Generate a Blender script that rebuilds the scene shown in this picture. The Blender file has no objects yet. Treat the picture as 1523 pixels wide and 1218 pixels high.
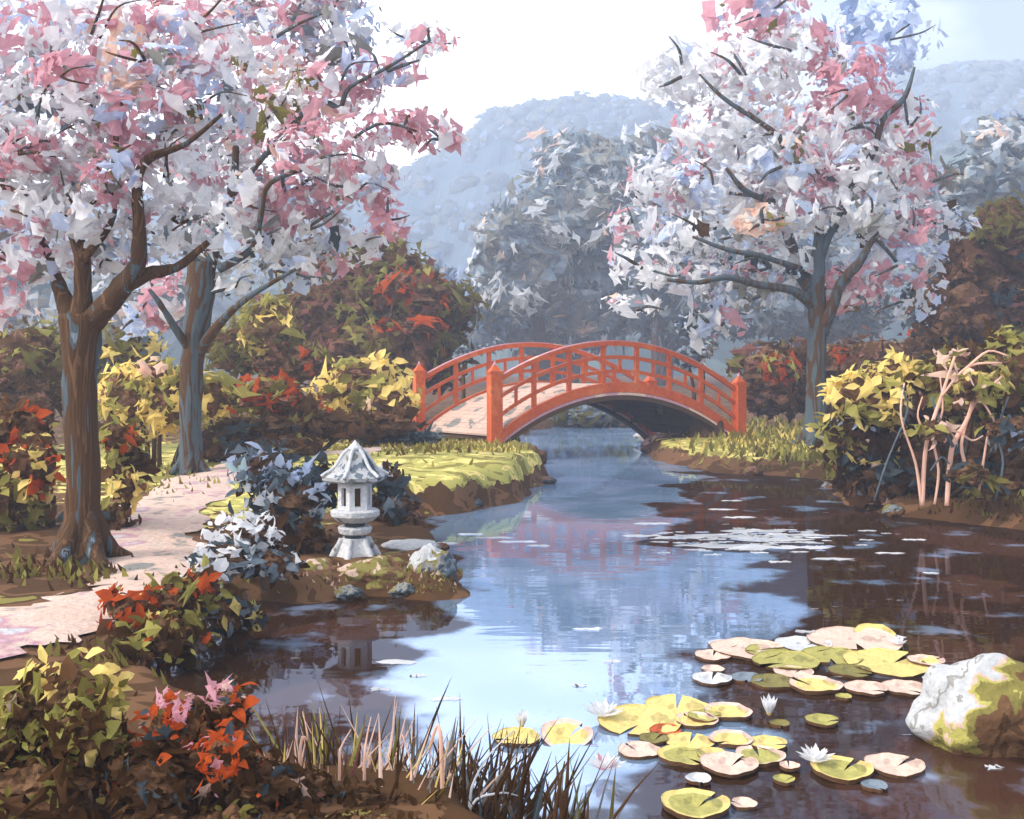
import bpy, math, random
import numpy as np
from mathutils import Vector, noise

rnd = random.Random(7)
scn = bpy.context.scene
COL = scn.collection
F, H, HOR = 1633.0, 2.5, 540.0          # focal length in photo pixels, eye height, horizon row
R = math.radians

def P(px, py, D):                        # a point seen at (px,py) standing D metres away
    return Vector(((px - 761.5) / F * D, D, H - (py - HOR) / F * D))
def W0(px, py, z=0.0):                   # where the sight line meets height z
    D = (H - z) * F / (py - HOR)
    return ((px - 761.5) / F * D, D)

# ---------------------------------------------------------------- colours
def lin(c, k=1.0):
    o = []
    for v in c:
        v /= 255.0
        o.append(min(1, k * (v / 12.92 if v <= .04045 else ((v + .055) / 1.055) ** 2.4)))
    return (*o, 1)
C = dict(DB=(86, 60, 36), MB=(118, 85, 58), RB=(152, 103, 90), OR=(212, 96, 46), OL=(142, 132, 70), LI=(190, 182, 100),
         YE=(250, 224, 138), CR=(252, 216, 196), PK=(220, 166, 177), WH=(246, 246, 248), OW=(228, 229, 232), GR=(160, 158, 152),
         SL=(86, 97, 104), ST=(135, 148, 160), LB=(200, 213, 238), TE=(120, 158, 180), PC=(212, 238, 242), PW=(160, 180, 216))
KCOL = 0.80
MATS = {}
def nodes(m):
    m.use_nodes = True
    nt = m.node_tree; nt.nodes.clear()
    return nt, nt.nodes.new, nt.links.new
def leafmat(key):
    if key in MATS: return MATS[key]
    m = bpy.data.materials.new('leaf_' + key); nt, N, L = nodes(m)
    out = N('ShaderNodeOutputMaterial'); dif = N('ShaderNodeBsdfDiffuse'); tr = N('ShaderNodeBsdfTranslucent'); mx = N('ShaderNodeMixShader')
    tc = N('ShaderNodeTexCoord'); no = N('ShaderNodeTexNoise'); no.inputs['Scale'].default_value = 3.0; no.inputs['Detail'].default_value = 5
    mr = N('ShaderNodeMapRange'); mr.inputs[1].default_value = .3; mr.inputs[2].default_value = .7; mr.inputs[3].default_value = .86; mr.inputs[4].default_value = 1.1
    mul = N('ShaderNodeVectorMath'); mul.operation = 'SCALE'; mul.inputs[0].default_value = lin(C[key], 1.0 if key in ('OW', 'WH', 'CR', 'PK', 'LB', 'YE') else KCOL)[:3]
    L(tc.outputs['Object'], no.inputs['Vector']); L(no.outputs['Fac'], mr.inputs[0]); L(mr.outputs[0], mul.inputs['Scale'])
    L(mul.outputs[0], dif.inputs['Color']); L(mul.outputs[0], tr.inputs['Color'])
    mx.inputs[0].default_value = .5
    L(dif.outputs[0], mx.inputs[1]); L(tr.outputs[0], mx.inputs[2]); L(mx.outputs[0], out.inputs[0])
    MATS[key] = m; return m
def paint(name, stops, scale=1.0, stretch=(1, 1, 1), rough=.85, distort=.4, bump=.15, detail=3.0, k=KCOL, soft=False):
    """patchy procedural surface: noise through a stepped ramp of the surface's own colours"""
    m = bpy.data.materials.new(name); nt, N, L = nodes(m)
    out = N('ShaderNodeOutputMaterial'); bs = N('ShaderNodeBsdfPrincipled'); bs.inputs['Roughness'].default_value = rough
    bs.inputs['Specular IOR Level'].default_value = .2
    tc = N('ShaderNodeTexCoord'); mp = N('ShaderNodeMapping'); mp.inputs['Scale'].default_value = stretch
    no = N('ShaderNodeTexNoise'); no.inputs['Scale'].default_value = scale; no.inputs['Detail'].default_value = detail; no.inputs['Distortion'].default_value = distort
    cr = N('ShaderNodeValToRGB'); cr.color_ramp.interpolation = 'LINEAR' if soft else 'CONSTANT'
    el = cr.color_ramp.elements
    while len(el) < len(stops): el.new(.5)
    for e, (p, c) in zip(el, stops): e.position = p; e.color = lin(C[c] if isinstance(c, str) else c, k)
    n2 = N('ShaderNodeTexNoise'); n2.inputs['Scale'].default_value = scale * 9; n2.inputs['Detail'].default_value = 4
    mr = N('ShaderNodeMapRange'); mr.inputs[1].default_value = .3; mr.inputs[2].default_value = .7; mr.inputs[3].default_value = .85; mr.inputs[4].default_value = 1.12
    mul = N('ShaderNodeVectorMath'); mul.operation = 'SCALE'
    bp = N('ShaderNodeBump'); bp.inputs['Strength'].default_value = bump; bp.inputs['Distance'].default_value = .05
    L(tc.outputs['Object'], mp.inputs[0]); L(mp.outputs[0], no.inputs['Vector']); L(mp.outputs[0], n2.inputs['Vector'])
    L(no.outputs['Fac'], cr.inputs[0]); L(cr.outputs[0], mul.inputs[0]); L(n2.outputs['Fac'], mr.inputs[0]); L(mr.outputs[0], mul.inputs['Scale'])
    L(mul.outputs[0], bs.inputs['Base Color']); L(n2.outputs['Fac'], bp.inputs['Height']); L(bp.outputs[0], bs.inputs['Normal'])
    L(bs.outputs[0], out.inputs[0])
    return m

BARK = paint('bark', [(0, 'SL'), (.36, 'DB'), (.50, 'MB'), (.53, 'DB'), (.60, 'SL'), (.64, 'ST'), (.67, 'DB')], 3.2, (1, 1, .16), distort=1.2, bump=.6)  # pale slate streaks put the sunlit trunk highlights into the bark colour
BARK2 = paint('bark_grey', [(0, 'SL'), (.40, 'DB'), (.48, 'SL'), (.58, 'DB'), (.65, 'ST')], 2.0, (1, 1, .2), distort=1.2, bump=.6)
TWIGS = paint('twig_mass', [(0, 'DB'), (.46, 'MB'), (.60, 'DB')], 2.5, bump=.5)
TWIGS_MID = paint('russet_twig_mass', [(0, 'DB'), (.40, 'MB'), (.56, 'RB'), (.60, 'MB'), (.68, 'OL')], 1.8, bump=.5)
TWIGS_GREY = paint('grey_twig_mass', [(0, 'ST'), (.5, 'GR'), (.60, 'ST'), (.66, 'SL')], .5, bump=.4)
STONE = paint('stone', [(0, 'GR'), (.36, 'OW'), (.45, 'WH'), (.62, 'OW'), (.7, 'GR')], 3.0, rough=.8, bump=.5, k=.64)
ROOF_STONE = paint('roof_stone', [(0, 'SL'), (.42, 'ST'), (.49, 'OW'), (.60, 'GR'), (.66, 'SL')], 4.0, rough=.8, bump=.4, k=.52)
STONE_DARK = paint('stone_shadow_side', [(0, 'SL'), (.42, 'ST'), (.55, 'GR'), (.66, 'OW'), (.72, 'OL')], 1.8, bump=.5)
VERM = paint('vermilion_paint', [(0, (206, 92, 44)), (.45, (214, 100, 46)), (.62, (222, 116, 62)), (.72, (196, 104, 70))], 1.2, (1, 1, 1), rough=.55, bump=.08, k=.85)
VERM_PALE = paint('pink_trim_and_highlight', [(0, 'PK'), (.55, 'CR'), (.7, 'PK')], 1.0, k=.8)  # pink trim colour, also the painted highlight on the top rails
PLANK = paint('pale_planks', [(0, 'CR'), (.5, (244, 208, 190)), (.60, 'GR')], 2.5, (1, 1, 1), k=.55)
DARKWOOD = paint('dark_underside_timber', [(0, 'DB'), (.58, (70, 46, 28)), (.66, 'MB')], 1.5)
PATHM = paint('path_earth', [(0, 'GR'), (.36, 'GR'), (.42, 'CR'), (.58, (250, 222, 206)), (.64, 'PK'), (.70, 'OW')], 1.6, (1, 1, 1), distort=.3, k=.62, bump=.5, detail=6, soft=True)
LANTERN_DARK = paint('dark_lantern_stone', [(0, 'SL'), (.5, 'ST'), (.62, 'SL')], 4, k=.6)

# ---------------------------------------------------------------- mesh building
class MB:
    def __init__(s): s.v = []; s.f = []; s.m = []; s.mats = []
    def slot(s, mat):
        if isinstance(mat, str): mat = leafmat(mat)
        for i, q in enumerate(s.mats):
            if q is mat: return i
        s.mats.append(mat); return len(s.mats) - 1
    def add(s, vs, fs, mat):
        o = len(s.v); k = s.slot(mat)
        s.v.extend([tuple(q) for q in vs])
        for f in fs: s.f.append(tuple(i + o for i in f)); s.m.append(k)
    def build(s, name, parent=None, smooth=False, origin=None):
        org = Vector(origin) if origin is not None else (parent_world(parent) if parent else Vector((0, 0, 0)))
        me = bpy.data.meshes.new(name)
        me.from_pydata([(a - org.x, b - org.y, c - org.z) for a, b, c in s.v], [], s.f)
        for m in s.mats: me.materials.append(m)
        me.polygons.foreach_set('material_index', s.m)
        if smooth: me.polygons.foreach_set('use_smooth', [True] * len(s.f))
        me.update()
        o = bpy.data.objects.new(name, me); COL.objects.link(o)
        if parent:
            o.parent = parent
            o.location = org - parent_world(parent)
        else: o.location = org
        return o
def parent_world(o):
    v = Vector(o.location)
    while o.parent is not None: o = o.parent; v = v + Vector(o.location)
    return v
def tag(o, label=None, cat=None, group=None, kind=None):
    for k, v in (('label', label), ('category', cat), ('group', group), ('kind', kind)):
        if v: o[k] = v
    return o
def thing(name, label, cat, loc, group=None):
    o = bpy.data.objects.new(name, None); o.empty_display_size = .2
    COL.objects.link(o); o.location = loc
    return tag(o, label, cat, group)

def basis(n):
    n = n.normalized(); a = Vector((0, 0, 1)) if abs(n.z) < .9 else Vector((1, 0, 0))
    t = n.cross(a).normalized(); return n, t, n.cross(t)
def shard(mb, c, n, s, mat, asp=1.3, pts=5, r=rnd, ragged=.5):
    n, t, b = basis(n); a0 = r.uniform(0, 6.283)
    ca, sa = math.cos(a0), math.sin(a0); t, b = t * ca + b * sa, b * ca - t * sa
    vs = [c + n * s * r.uniform(.05, .25)]; k = pts * 2
    for i in range(k):
        a = 6.283 * i / k + r.uniform(-.2, .2)
        q = s * (r.uniform(.8, 1.25) if i % 2 == 0 else r.uniform(ragged, ragged + .3))
        vs.append(c + t * math.cos(a) * q * asp + b * math.sin(a) * q / asp ** .5 + n * s * r.uniform(-.18, .18))
    mb.add(vs, [(0, i + 1, (i + 1) % k + 1) for i in range(k)], mat)
def leaf(mb, c, d, s, mat, wid=.32, r=rnd, nrm=None):
    """one pointed leaf starting at c, growing along d, folded a little on its midrib"""
    d = d.normalized(); q0 = nrm if nrm is not None else Vector((0, -1, .5))
    sd = d.cross(q0 + Vector((r.gauss(0, .35), r.gauss(0, .35), r.gauss(0, .35)))).normalized(); up = sd.cross(d)
    m1 = c + d * s * .38; m2 = c + d * s * .72
    vs = [c, m1 + sd * s * wid + up * s * .06, m2 + sd * s * wid * .7 + up * s * .03, c + d * s - up * s * .12, m2 - sd * s * wid * .7 + up * s * .03, m1 - sd * s * wid + up * s * .06, m1 - up * .02 * s, m2]
    mb.add(vs, [(0, 1, 6), (0, 6, 5), (1, 2, 7, 6), (6, 7, 4, 5), (2, 3, 7), (7, 3, 4)], mat)
def cellpick(p, size, pal, seed, loose=.2):
    if rnd.random() < loose: u = rnd.random()
    else:
        q = p / size + noise.noise_vector(p / size * 1.7) * .7
        u = random.Random((math.floor(q.x) * 73856093) ^ (math.floor(q.y) * 19349663) ^ (math.floor(q.z) * 83492791) ^ seed).random()
    t = sum(w for _, w in pal) * u
    for c, w in pal:
        t -= w
        if t <= 0: return c
    return pal[-1][0]
def ball(mb, c, rx, ry, rz, mat, seed=0, amp=.25, sub=3, fr=1.6, base=None, matf=None, flat=None):
    """lumpy closed body"""
    n1, n2 = 6 * 2 ** (sub - 1), 3 * 2 ** (sub - 1)
    vs = [Vector((0, 0, 1))]
    for j in range(1, n2):
        th = math.pi * j / n2
        for i in range(n1): vs.append(Vector((math.sin(th) * math.cos(6.28319 * i / n1), math.sin(th) * math.sin(6.28319 * i / n1), math.cos(th))))
    vs.append(Vector((0, 0, -1))); out = []
    for d in vs:
        k = 1 + amp * noise.fractal(d * fr + Vector((seed * 3.7, seed * 1.3, seed)), 1, 2, 3)
        if flat: k = min(k, flat)
        q = Vector((c[0] + d.x * rx * k, c[1] + d.y * ry * k, c[2] + d.z * rz * k))
        if base is not None: q.z = max(q.z, base)
        out.append(q)
    fs = [(0, 1 + i, 1 + (i + 1) % n1) for i in range(n1)]
    for j in range(n2 - 2):
        for i in range(n1): a, b = 1 + j * n1 + i, 1 + j * n1 + (i + 1) % n1; fs.append((a, a + n1, b + n1, b))
    e = len(vs) - 1; fs += [(e, e - n1 + (i + 1) % n1, e - n1 + i) for i in range(n1)]
    if matf is None: mb.add(out, fs, mat)
    else:
        o = len(mb.v); mb.v.extend([tuple(q) for q in out])
        for f in fs:
            g = sum((vs[i] for i in f), Vector()) / len(f)
            mb.f.append(tuple(i + o for i in f)); mb.m.append(mb.slot(matf(g)))
def tube(mb, pts, rad, mat, n=10, seed=0, lump=.12, cap=True):
    pts = [Vector(p) for p in pts]
    # refine
    P2, R2 = [], []
    for i in range(len(pts) - 1):
        p0 = pts[max(i - 1, 0)]; p1 = pts[i]; p2 = pts[i + 1]; p3 = pts[min(i + 2, len(pts) - 1)]
        for s in range(4):
            t = s / 4; t2, t3 = t * t, t * t * t
            P2.append(.5 * ((2 * p1) + (p2 - p0) * t + (2 * p0 - 5 * p1 + 4 * p2 - p3) * t2 + (3 * p1 - p0 - 3 * p2 + p3) * t3)); R2.append(rad[i] * (1 - t) + rad[i + 1] * t)
    P2.append(pts[-1]); R2.append(rad[-1])
    vs = []; ref = Vector((0, 1, 0.01))
    for i, p in enumerate(P2):
        d = (P2[min(i + 1, len(P2) - 1)] - P2[max(i - 1, 0)]).normalized()
        x = d.cross(ref)
        if x.length < .1: x = d.cross(Vector((1, 0, 0)))
        x.normalize(); y = d.cross(x)
        for k in range(n):
            a = 6.28319 * k / n; q = x * math.cos(a) + y * math.sin(a)
            rr = R2[i] * (1 + lump * noise.noise(Vector((math.cos(a) * 2 + seed, math.sin(a) * 2, i * .5 + seed))) * 2)
            vs.append(p + q * rr)
    fs = []
    for i in range(len(P2) - 1):
        for k in range(n): a, b = i * n + k, i * n + (k + 1) % n; fs.append((a, b, b + n, a + n))
    if cap: fs.append(tuple(range(n))[::-1]); fs.append(tuple((len(P2) - 1) * n + k for k in range(n)))
    mb.add(vs, fs, mat)
def box(mb, c, sx, sy, sz, mat, rot=0.0, taper=1.0):
    ca, sa = math.cos(rot), math.sin(rot); vs = []
    for z in (0, 1):
        k = 1 if z == 0 else taper
        for x, y in ((-1, -1), (1, -1), (1, 1), (-1, 1)):
            X, Y = x * sx / 2 * k, y * sy / 2 * k; vs.append((c[0] + X * ca - Y * sa, c[1] + X * sa + Y * ca, c[2] + z * sz))
    mb.add(vs, [(3, 2, 1, 0), (4, 5, 6, 7), (0, 1, 5, 4), (1, 2, 6, 5), (2, 3, 7, 6), (3, 0, 4, 7)], mat)
def sweep(mb, pts, side, w, h, mat, ends=True):
    """rectangular beam; pts are the centres of its top edge, side = horizontal unit vector across"""
    vs = []; n = len(pts)
    for p in pts:
        for a, b in ((-1, 0), (1, 0), (1, -1), (-1, -1)): vs.append(p + side * (a * w / 2) + Vector((0, 0, b * h)))
    fs = [(i * 4 + k, i * 4 + (k + 1) % 4, i * 4 + 4 + (k + 1) % 4, i * 4 + 4 + k) for i in range(n - 1) for k in range(4)]
    fs += [(3, 2, 1, 0), (n * 4 - 4, n * 4 - 3, n * 4 - 2, n * 4 - 1)]
    mb.add(vs, fs, mat)
def lathe(mb, c, prof, n, mat, rot=0.0):
    vs = []
    for r, z in prof:
        for k in range(n): a = rot + 6.28319 * k / n; vs.append((c[0] + r * math.cos(a), c[1] + r * math.sin(a), c[2] + z))
    fs = [(j * n + k, j * n + (k + 1) % n, (j + 1) * n + (k + 1) % n, (j + 1) * n + k) for j in range(len(prof) - 1) for k in range(n)]
    fs.append(tuple(range(n))[::-1]); fs.append(tuple((len(prof) - 1) * n + k for k in range(n)))
    mb.add(vs, fs, mat)

# ---------------------------------------------------------------- the pond and the ground round it
shore_px = [(790, 641), (835, 634), (915, 632), (990, 636), (985, 655), (958, 668), (966, 684), (1012, 693), (1060, 703), (1140, 707), (1215, 711),
            (1245, 730), (1262, 755), (1340, 770), (1440, 778), (1523, 788), (1700, 808), (2000, 850)]
pond = [W0(*p) for p in shore_px] + [(10.5, 7), (9, 2.5), (2.2, 2.4)]
pond += [W0(*p) for p in [(905, 1400), (800, 1275), (700, 1225), (560, 1195), (440, 1165), (405, 1110), (350, 1078), (270, 1060), (215, 1030), (200, 1000), (225, 968),
                          (262, 950), (300, 930), (330, 908), (380, 894), (450, 897), (560, 891), (640, 893), (681, 887), (683, 868), (672, 835), (650, 812),
                          (610, 792), (590, 775), (640, 768), (700, 762), (770, 746), (806, 722), (812, 705), (800, 690), (776, 672), (766, 655)]]
pa = np.array(pond); pb = np.roll(pa, -1, axis=0)
def sdist(x, y):
    """metres to the shore, positive on land"""
    x = np.asarray(x, float); y = np.asarray(y, float)
    best = np.full(x.shape, 1e9); inside = np.zeros(x.shape, bool)
    for (ax, ay), (bx, by) in zip(pa, pb):
        dx, dy = bx - ax, by - ay
        t = np.clip(((x - ax) * dx + (y - ay) * dy) / (dx * dx + dy * dy + 1e-12), 0, 1)
        best = np.minimum(best, (x - ax - t * dx) ** 2 + (y - ay - t * dy) ** 2)
        c = (ay > y) != (by > y)
        inside ^= c & (x < (bx - ax) * (y - ay) / (by - ay + 1e-12) + ax)
    d = np.sqrt(best); return np.where(inside, -d, d)
def sm(t): t = np.clip(t, 0, 1); return t * t * (3 - 2 * t)
def gau(x, y, cx, cy, r): return np.exp(-((x - cx) ** 2 + (y - cy) ** 2) / (r * r))
def gh(x, y):
    x = np.asarray(x, float); y = np.asarray(y, float); d = sdist(x, y)
    d = d + .10 * np.sin(x * 3.1 + y * 1.3) + .07 * np.sin(y * 4.3 - x * 2.2)
    hb = .30 + .012 * np.clip(d, 0, 30) + .40 * gau(x, y, -1.5, 21.5, 4.5) + .15 * gau(x, y, 7, 31, 5) - .12 * gau(x, y, -2.6, 12.4, 2.2) + .10 * gau(x, y, -2, 5, 2)
    hb = hb + .02 * np.sin(x * 1.7) * np.sin(y * 1.1)
    up = sm(d / .38) * hb
    return np.where(d > 0, up, -.75 * sm(-d / 1.0) - .02)
def g1(x, y): return float(gh(np.array([x]), np.array([y]))[0])

def ground():
    Ds = np.concatenate([[-6, -2, 1, 2.5], np.geomspace(3.6, 60, 210), np.geomspace(63, 446, 30)])
    us = np.concatenate([np.linspace(-1.0, -.62, 22)[:-1], np.linspace(-.62, .62, 250), np.linspace(.62, 1.0, 22)[1:]])
    U, D = np.meshgrid(us, Ds); X = U * (np.abs(D) + 1.0); Y = D
    Z = gh(X, Y)
    for j in range(Z.shape[0]):
        for i in range(Z.shape[1]):
            if Z[j, i] > .1: Z[j, i] += .05 * noise.fractal(Vector((X[j, i] * 1.3, Y[j, i] * 1.3, 0)), 1, 2, 3)
    nr, nc = Z.shape
    me = bpy.data.meshes.new('ground')
    vs = np.stack([X, Y, Z], -1).reshape(-1, 3)
    fs = [(j * nc + i, j * nc + i + 1, (j + 1) * nc + i + 1, (j + 1) * nc + i) for j in range(nr - 1) for i in range(nc - 1)]
    me.from_pydata(vs.tolist(), [], fs)
    # how grassy each spot is
    g = .25 + .75 * gau(X, Y, -1.4, 22, 3.5) + .8 * gau(X, Y, 6.6, 27.5, 3) + .35 * gau(X, Y, -2.3, 12.6, 1.2) + .5 * gau(X, Y, -7, 24, 6) + .3 * gau(X, Y, -3.6, 16, 2)
    g = g * sm((Z - .17) / .22)
    at = me.attributes.new('grassy', 'FLOAT', 'POINT'); at.data.foreach_set('value', g.reshape(-1).astype(np.float32))
    me.polygons.foreach_set('use_smooth', [True] * len(fs)); me.update()
    m = bpy.data.materials.new('ground_soil_and_grass'); nt, N, L = nodes(m)
    out = N('ShaderNodeOutputMaterial'); bs = N('ShaderNodeBsdfPrincipled'); bs.inputs['Roughness'].default_value = .95; bs.inputs['Specular IOR Level'].default_value = .1
    tc = N('ShaderNodeTexCoord')
    def ramp(scale, stops, dist=.6):
        n = N('ShaderNodeTexNoise'); n.inputs['Scale'].default_value = scale; n.inputs['Detail'].default_value = 4; n.inputs['Distortion'].default_value = dist
        c = N('ShaderNodeValToRGB'); c.color_ramp.interpolation = 'CONSTANT'; e = c.color_ramp.elements
        while len(e) < len(stops): e.new(.5)
        for q, (p, k) in zip(e, stops): q.position = p; q.color = lin(C[k], KCOL)
        L(tc.outputs['Object'], n.inputs['Vector']); L(n.outputs['Fac'], c.inputs[0]); return c
    soil = ramp(1.4, [(0, 'DB'), (.50, 'MB'), (.60, 'DB'), (.66, 'OL')])
    grass = ramp(1.9, [(0, 'OL'), (.44, 'LI'), (.56, 'YE'), (.63, 'LI'), (.7, 'OL')])
    n3 = N('ShaderNodeTexNoise'); n3.inputs['Scale'].default_value = 3.2; n3.inputs['Detail'].default_value = 5; L(tc.outputs['Object'], n3.inputs['Vector'])
    ga = N('ShaderNodeAttribute'); ga.attribute_name = 'grassy'
    ad = N('ShaderNodeMath'); ad.operation = 'ADD'; L(n3.outputs['Fac'], ad.inputs[0]); L(ga.outputs['Fac'], ad.inputs[1])
    gt = N('ShaderNodeMath'); gt.operation = 'GREATER_THAN'; gt.inputs[1].default_value = 1.0; L(ad.outputs[0], gt.inputs[0])
    mx = N('ShaderNodeMix'); mx.data_type = 'RGBA'; L(gt.outputs[0], mx.inputs[0]); L(soil.outputs[0], mx.inputs[6]); L(grass.outputs[0], mx.inputs[7])
    bp = N('ShaderNodeBump'); bp.inputs['Strength'].default_value = .5; bp.inputs['Distance'].default_value = .06; L(n3.outputs['Fac'], bp.inputs['Height'])
    L(mx.outputs[2], bs.inputs['Base Color']); L(bp.outputs[0], bs.inputs['Normal']); L(bs.outputs[0], out.inputs[0])
    me.materials.append(m)
    o = bpy.data.objects.new('ground', me); COL.objects.link(o); tag(o, kind='structure')
ground()

def water():
    """blue body colour down the middle, dark bank reflections painted brown along both sides"""
    m = bpy.data.materials.new('pond_water'); nt, N, L = nodes(m)
    out = N('ShaderNodeOutputMaterial'); gl = N('ShaderNodeBsdfGlossy'); gl.inputs['Roughness'].default_value = .03; gl.inputs['Color'].default_value = (.53, .635, .84, 1)
    df = N('ShaderNodeBsdfDiffuse'); mx = N('ShaderNodeMixShader'); tc = N('ShaderNodeTexCoord')
    n0 = N('ShaderNodeTexNoise'); n0.inputs['Scale'].default_value = .5; n0.inputs['Detail'].default_value = 3; n0.inputs['Distortion'].default_value = .6
    cr = N('ShaderNodeValToRGB'); e = cr.color_ramp.elements
    e[0].position = .45; e[0].color = (.24, .37, .54, 1); e[1].position = .58; e[1].color = (.40, .52, .78, 1)
    at = N('ShaderNodeAttribute'); at.attribute_name = 'painted_reflection'
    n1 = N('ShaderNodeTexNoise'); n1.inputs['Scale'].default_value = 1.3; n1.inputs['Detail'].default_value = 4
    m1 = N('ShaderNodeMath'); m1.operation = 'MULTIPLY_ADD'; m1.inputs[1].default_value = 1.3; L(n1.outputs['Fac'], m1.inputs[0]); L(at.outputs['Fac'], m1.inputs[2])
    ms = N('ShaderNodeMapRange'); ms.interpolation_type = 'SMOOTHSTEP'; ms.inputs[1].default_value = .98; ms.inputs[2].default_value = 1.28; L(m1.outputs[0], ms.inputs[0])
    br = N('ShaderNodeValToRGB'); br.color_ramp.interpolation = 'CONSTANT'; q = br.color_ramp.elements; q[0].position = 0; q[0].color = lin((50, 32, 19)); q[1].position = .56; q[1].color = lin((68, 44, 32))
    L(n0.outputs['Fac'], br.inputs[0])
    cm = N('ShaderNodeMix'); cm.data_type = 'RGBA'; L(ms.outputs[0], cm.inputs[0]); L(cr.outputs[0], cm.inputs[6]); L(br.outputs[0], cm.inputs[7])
    L(tc.outputs['Object'], n0.inputs['Vector']); L(tc.outputs['Object'], n1.inputs['Vector']); L(n0.outputs['Fac'], cr.inputs[0]); L(cm.outputs[2], df.inputs['Color'])
    lw = N('ShaderNodeFresnel'); lw.inputs['IOR'].default_value = 1.9
    mr = N('ShaderNodeMapRange'); mr.inputs[1].default_value = .10; mr.inputs[2].default_value = .34; mr.inputs[3].default_value = .56; mr.inputs[4].default_value = .76
    L(lw.outputs[0], mr.inputs[0])
    m3 = N('ShaderNodeMapRange'); m3.inputs[3].default_value = 1; m3.inputs[4].default_value = .25; L(ms.outputs[0], m3.inputs[0])  # mirror weakened where dark reflections are painted in
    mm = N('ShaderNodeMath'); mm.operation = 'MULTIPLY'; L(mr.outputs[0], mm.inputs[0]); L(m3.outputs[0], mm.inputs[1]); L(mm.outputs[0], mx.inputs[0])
    mp = N('ShaderNodeMapping'); mp.inputs['Scale'].default_value = (.6, 2.2, 1); nn = N('ShaderNodeTexNoise'); nn.inputs['Scale'].default_value = 1.5; nn.inputs['Detail'].default_value = 2
    bp = N('ShaderNodeBump'); bp.inputs['Strength'].default_value = .035; bp.inputs['Distance'].default_value = .06
    L(tc.outputs['Object'], mp.inputs[0]); L(mp.outputs[0], nn.inputs['Vector']); L(nn.outputs['Fac'], bp.inputs['Height']); L(bp.outputs[0], gl.inputs['Normal'])
    L(df.outputs[0], mx.inputs[1]); L(gl.outputs[0], mx.inputs[2]); L(mx.outputs[0], out.inputs[0])
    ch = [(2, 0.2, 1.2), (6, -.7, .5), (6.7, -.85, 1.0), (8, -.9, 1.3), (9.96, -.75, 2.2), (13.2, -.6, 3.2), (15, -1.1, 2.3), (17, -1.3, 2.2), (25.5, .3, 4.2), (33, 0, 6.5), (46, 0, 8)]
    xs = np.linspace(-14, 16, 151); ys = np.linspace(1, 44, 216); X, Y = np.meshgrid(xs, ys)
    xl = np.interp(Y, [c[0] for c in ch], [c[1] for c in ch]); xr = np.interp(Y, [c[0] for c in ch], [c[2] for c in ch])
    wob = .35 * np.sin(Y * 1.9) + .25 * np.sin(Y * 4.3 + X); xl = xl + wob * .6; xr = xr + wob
    painted_reflection = np.clip(.70 + np.maximum(xl - X, X - xr) / 1.1, 0, 1) * .72  # where dark bank reflections are painted into the water colour
    me = bpy.data.meshes.new('water'); nc = len(xs)
    me.from_pydata(np.stack([X, Y, X * 0], -1).reshape(-1, 3).tolist(), [], [(j * nc + i, j * nc + i + 1, (j + 1) * nc + i + 1, (j + 1) * nc + i) for j in range(len(ys) - 1) for i in range(nc - 1)])
    a = me.attributes.new('painted_reflection', 'FLOAT', 'POINT'); a.data.foreach_set('value', painted_reflection.reshape(-1).astype(np.float32)); me.materials.append(m); me.update()
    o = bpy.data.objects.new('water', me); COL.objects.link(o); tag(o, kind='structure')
water()

def ribbon(name, cl, lift=.02):
    """path draped on the ground; cl = [(x, y, half width)]"""
    pts = []
    for i in range(len(cl) - 1):
        for s in range(10):
            t = s / 10; pts.append([cl[i][k] * (1 - t) + cl[i + 1][k] * t for k in range(3)])
    pts.append(list(cl[-1])); mb = MB(); n = 9; vs = []
    for i, (x, y, w) in enumerate(pts):
        a = pts[max(i - 1, 0)]; b = pts[min(i + 1, len(pts) - 1)]; dx, dy = b[0] - a[0], b[1] - a[1]; l = math.hypot(dx, dy) + 1e-9
        for k in range(n):
            u = (k / (n - 1) * 2 - 1); ww = w * (1 + .18 * math.sin(i * .7 + u * 2) + .1 * math.sin(i * 1.9))
            X, Y = x + dy / l * ww * u, y - dx / l * ww * u
            vs.append((X, Y, max(g1(X, Y), .12) + lift + .035 * (1 - u * u)))
    fs = [(i * n + k, i * n + k + 1, i * n + n + k + 1, i * n + n + k) for i in range(len(pts) - 1) for k in range(n - 1)]
    mb.add(vs, fs, PATHM); return tag(mb.build(name, smooth=True), kind='structure')
def pw(px, py, w, z=.36): x, y = W0(px, py, z); return (x, y, w)
ribbon('path', [(-9, 6, .9), pw(-60, 945, .8), pw(60, 920, .62), pw(150, 890, .55), pw(225, 860, .5), pw(235, 815, .5), pw(215, 790, .6), pw(250, 752, .7), pw(330, 715, .6), pw(420, 695, .5), pw(520, 682, .6, .55),
                pw(610, 665, .7, .6), pw(665, 655, .9, .62), (-1.25, 28.4, 1.0), (-1.05, 29.0, .9)])

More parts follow.
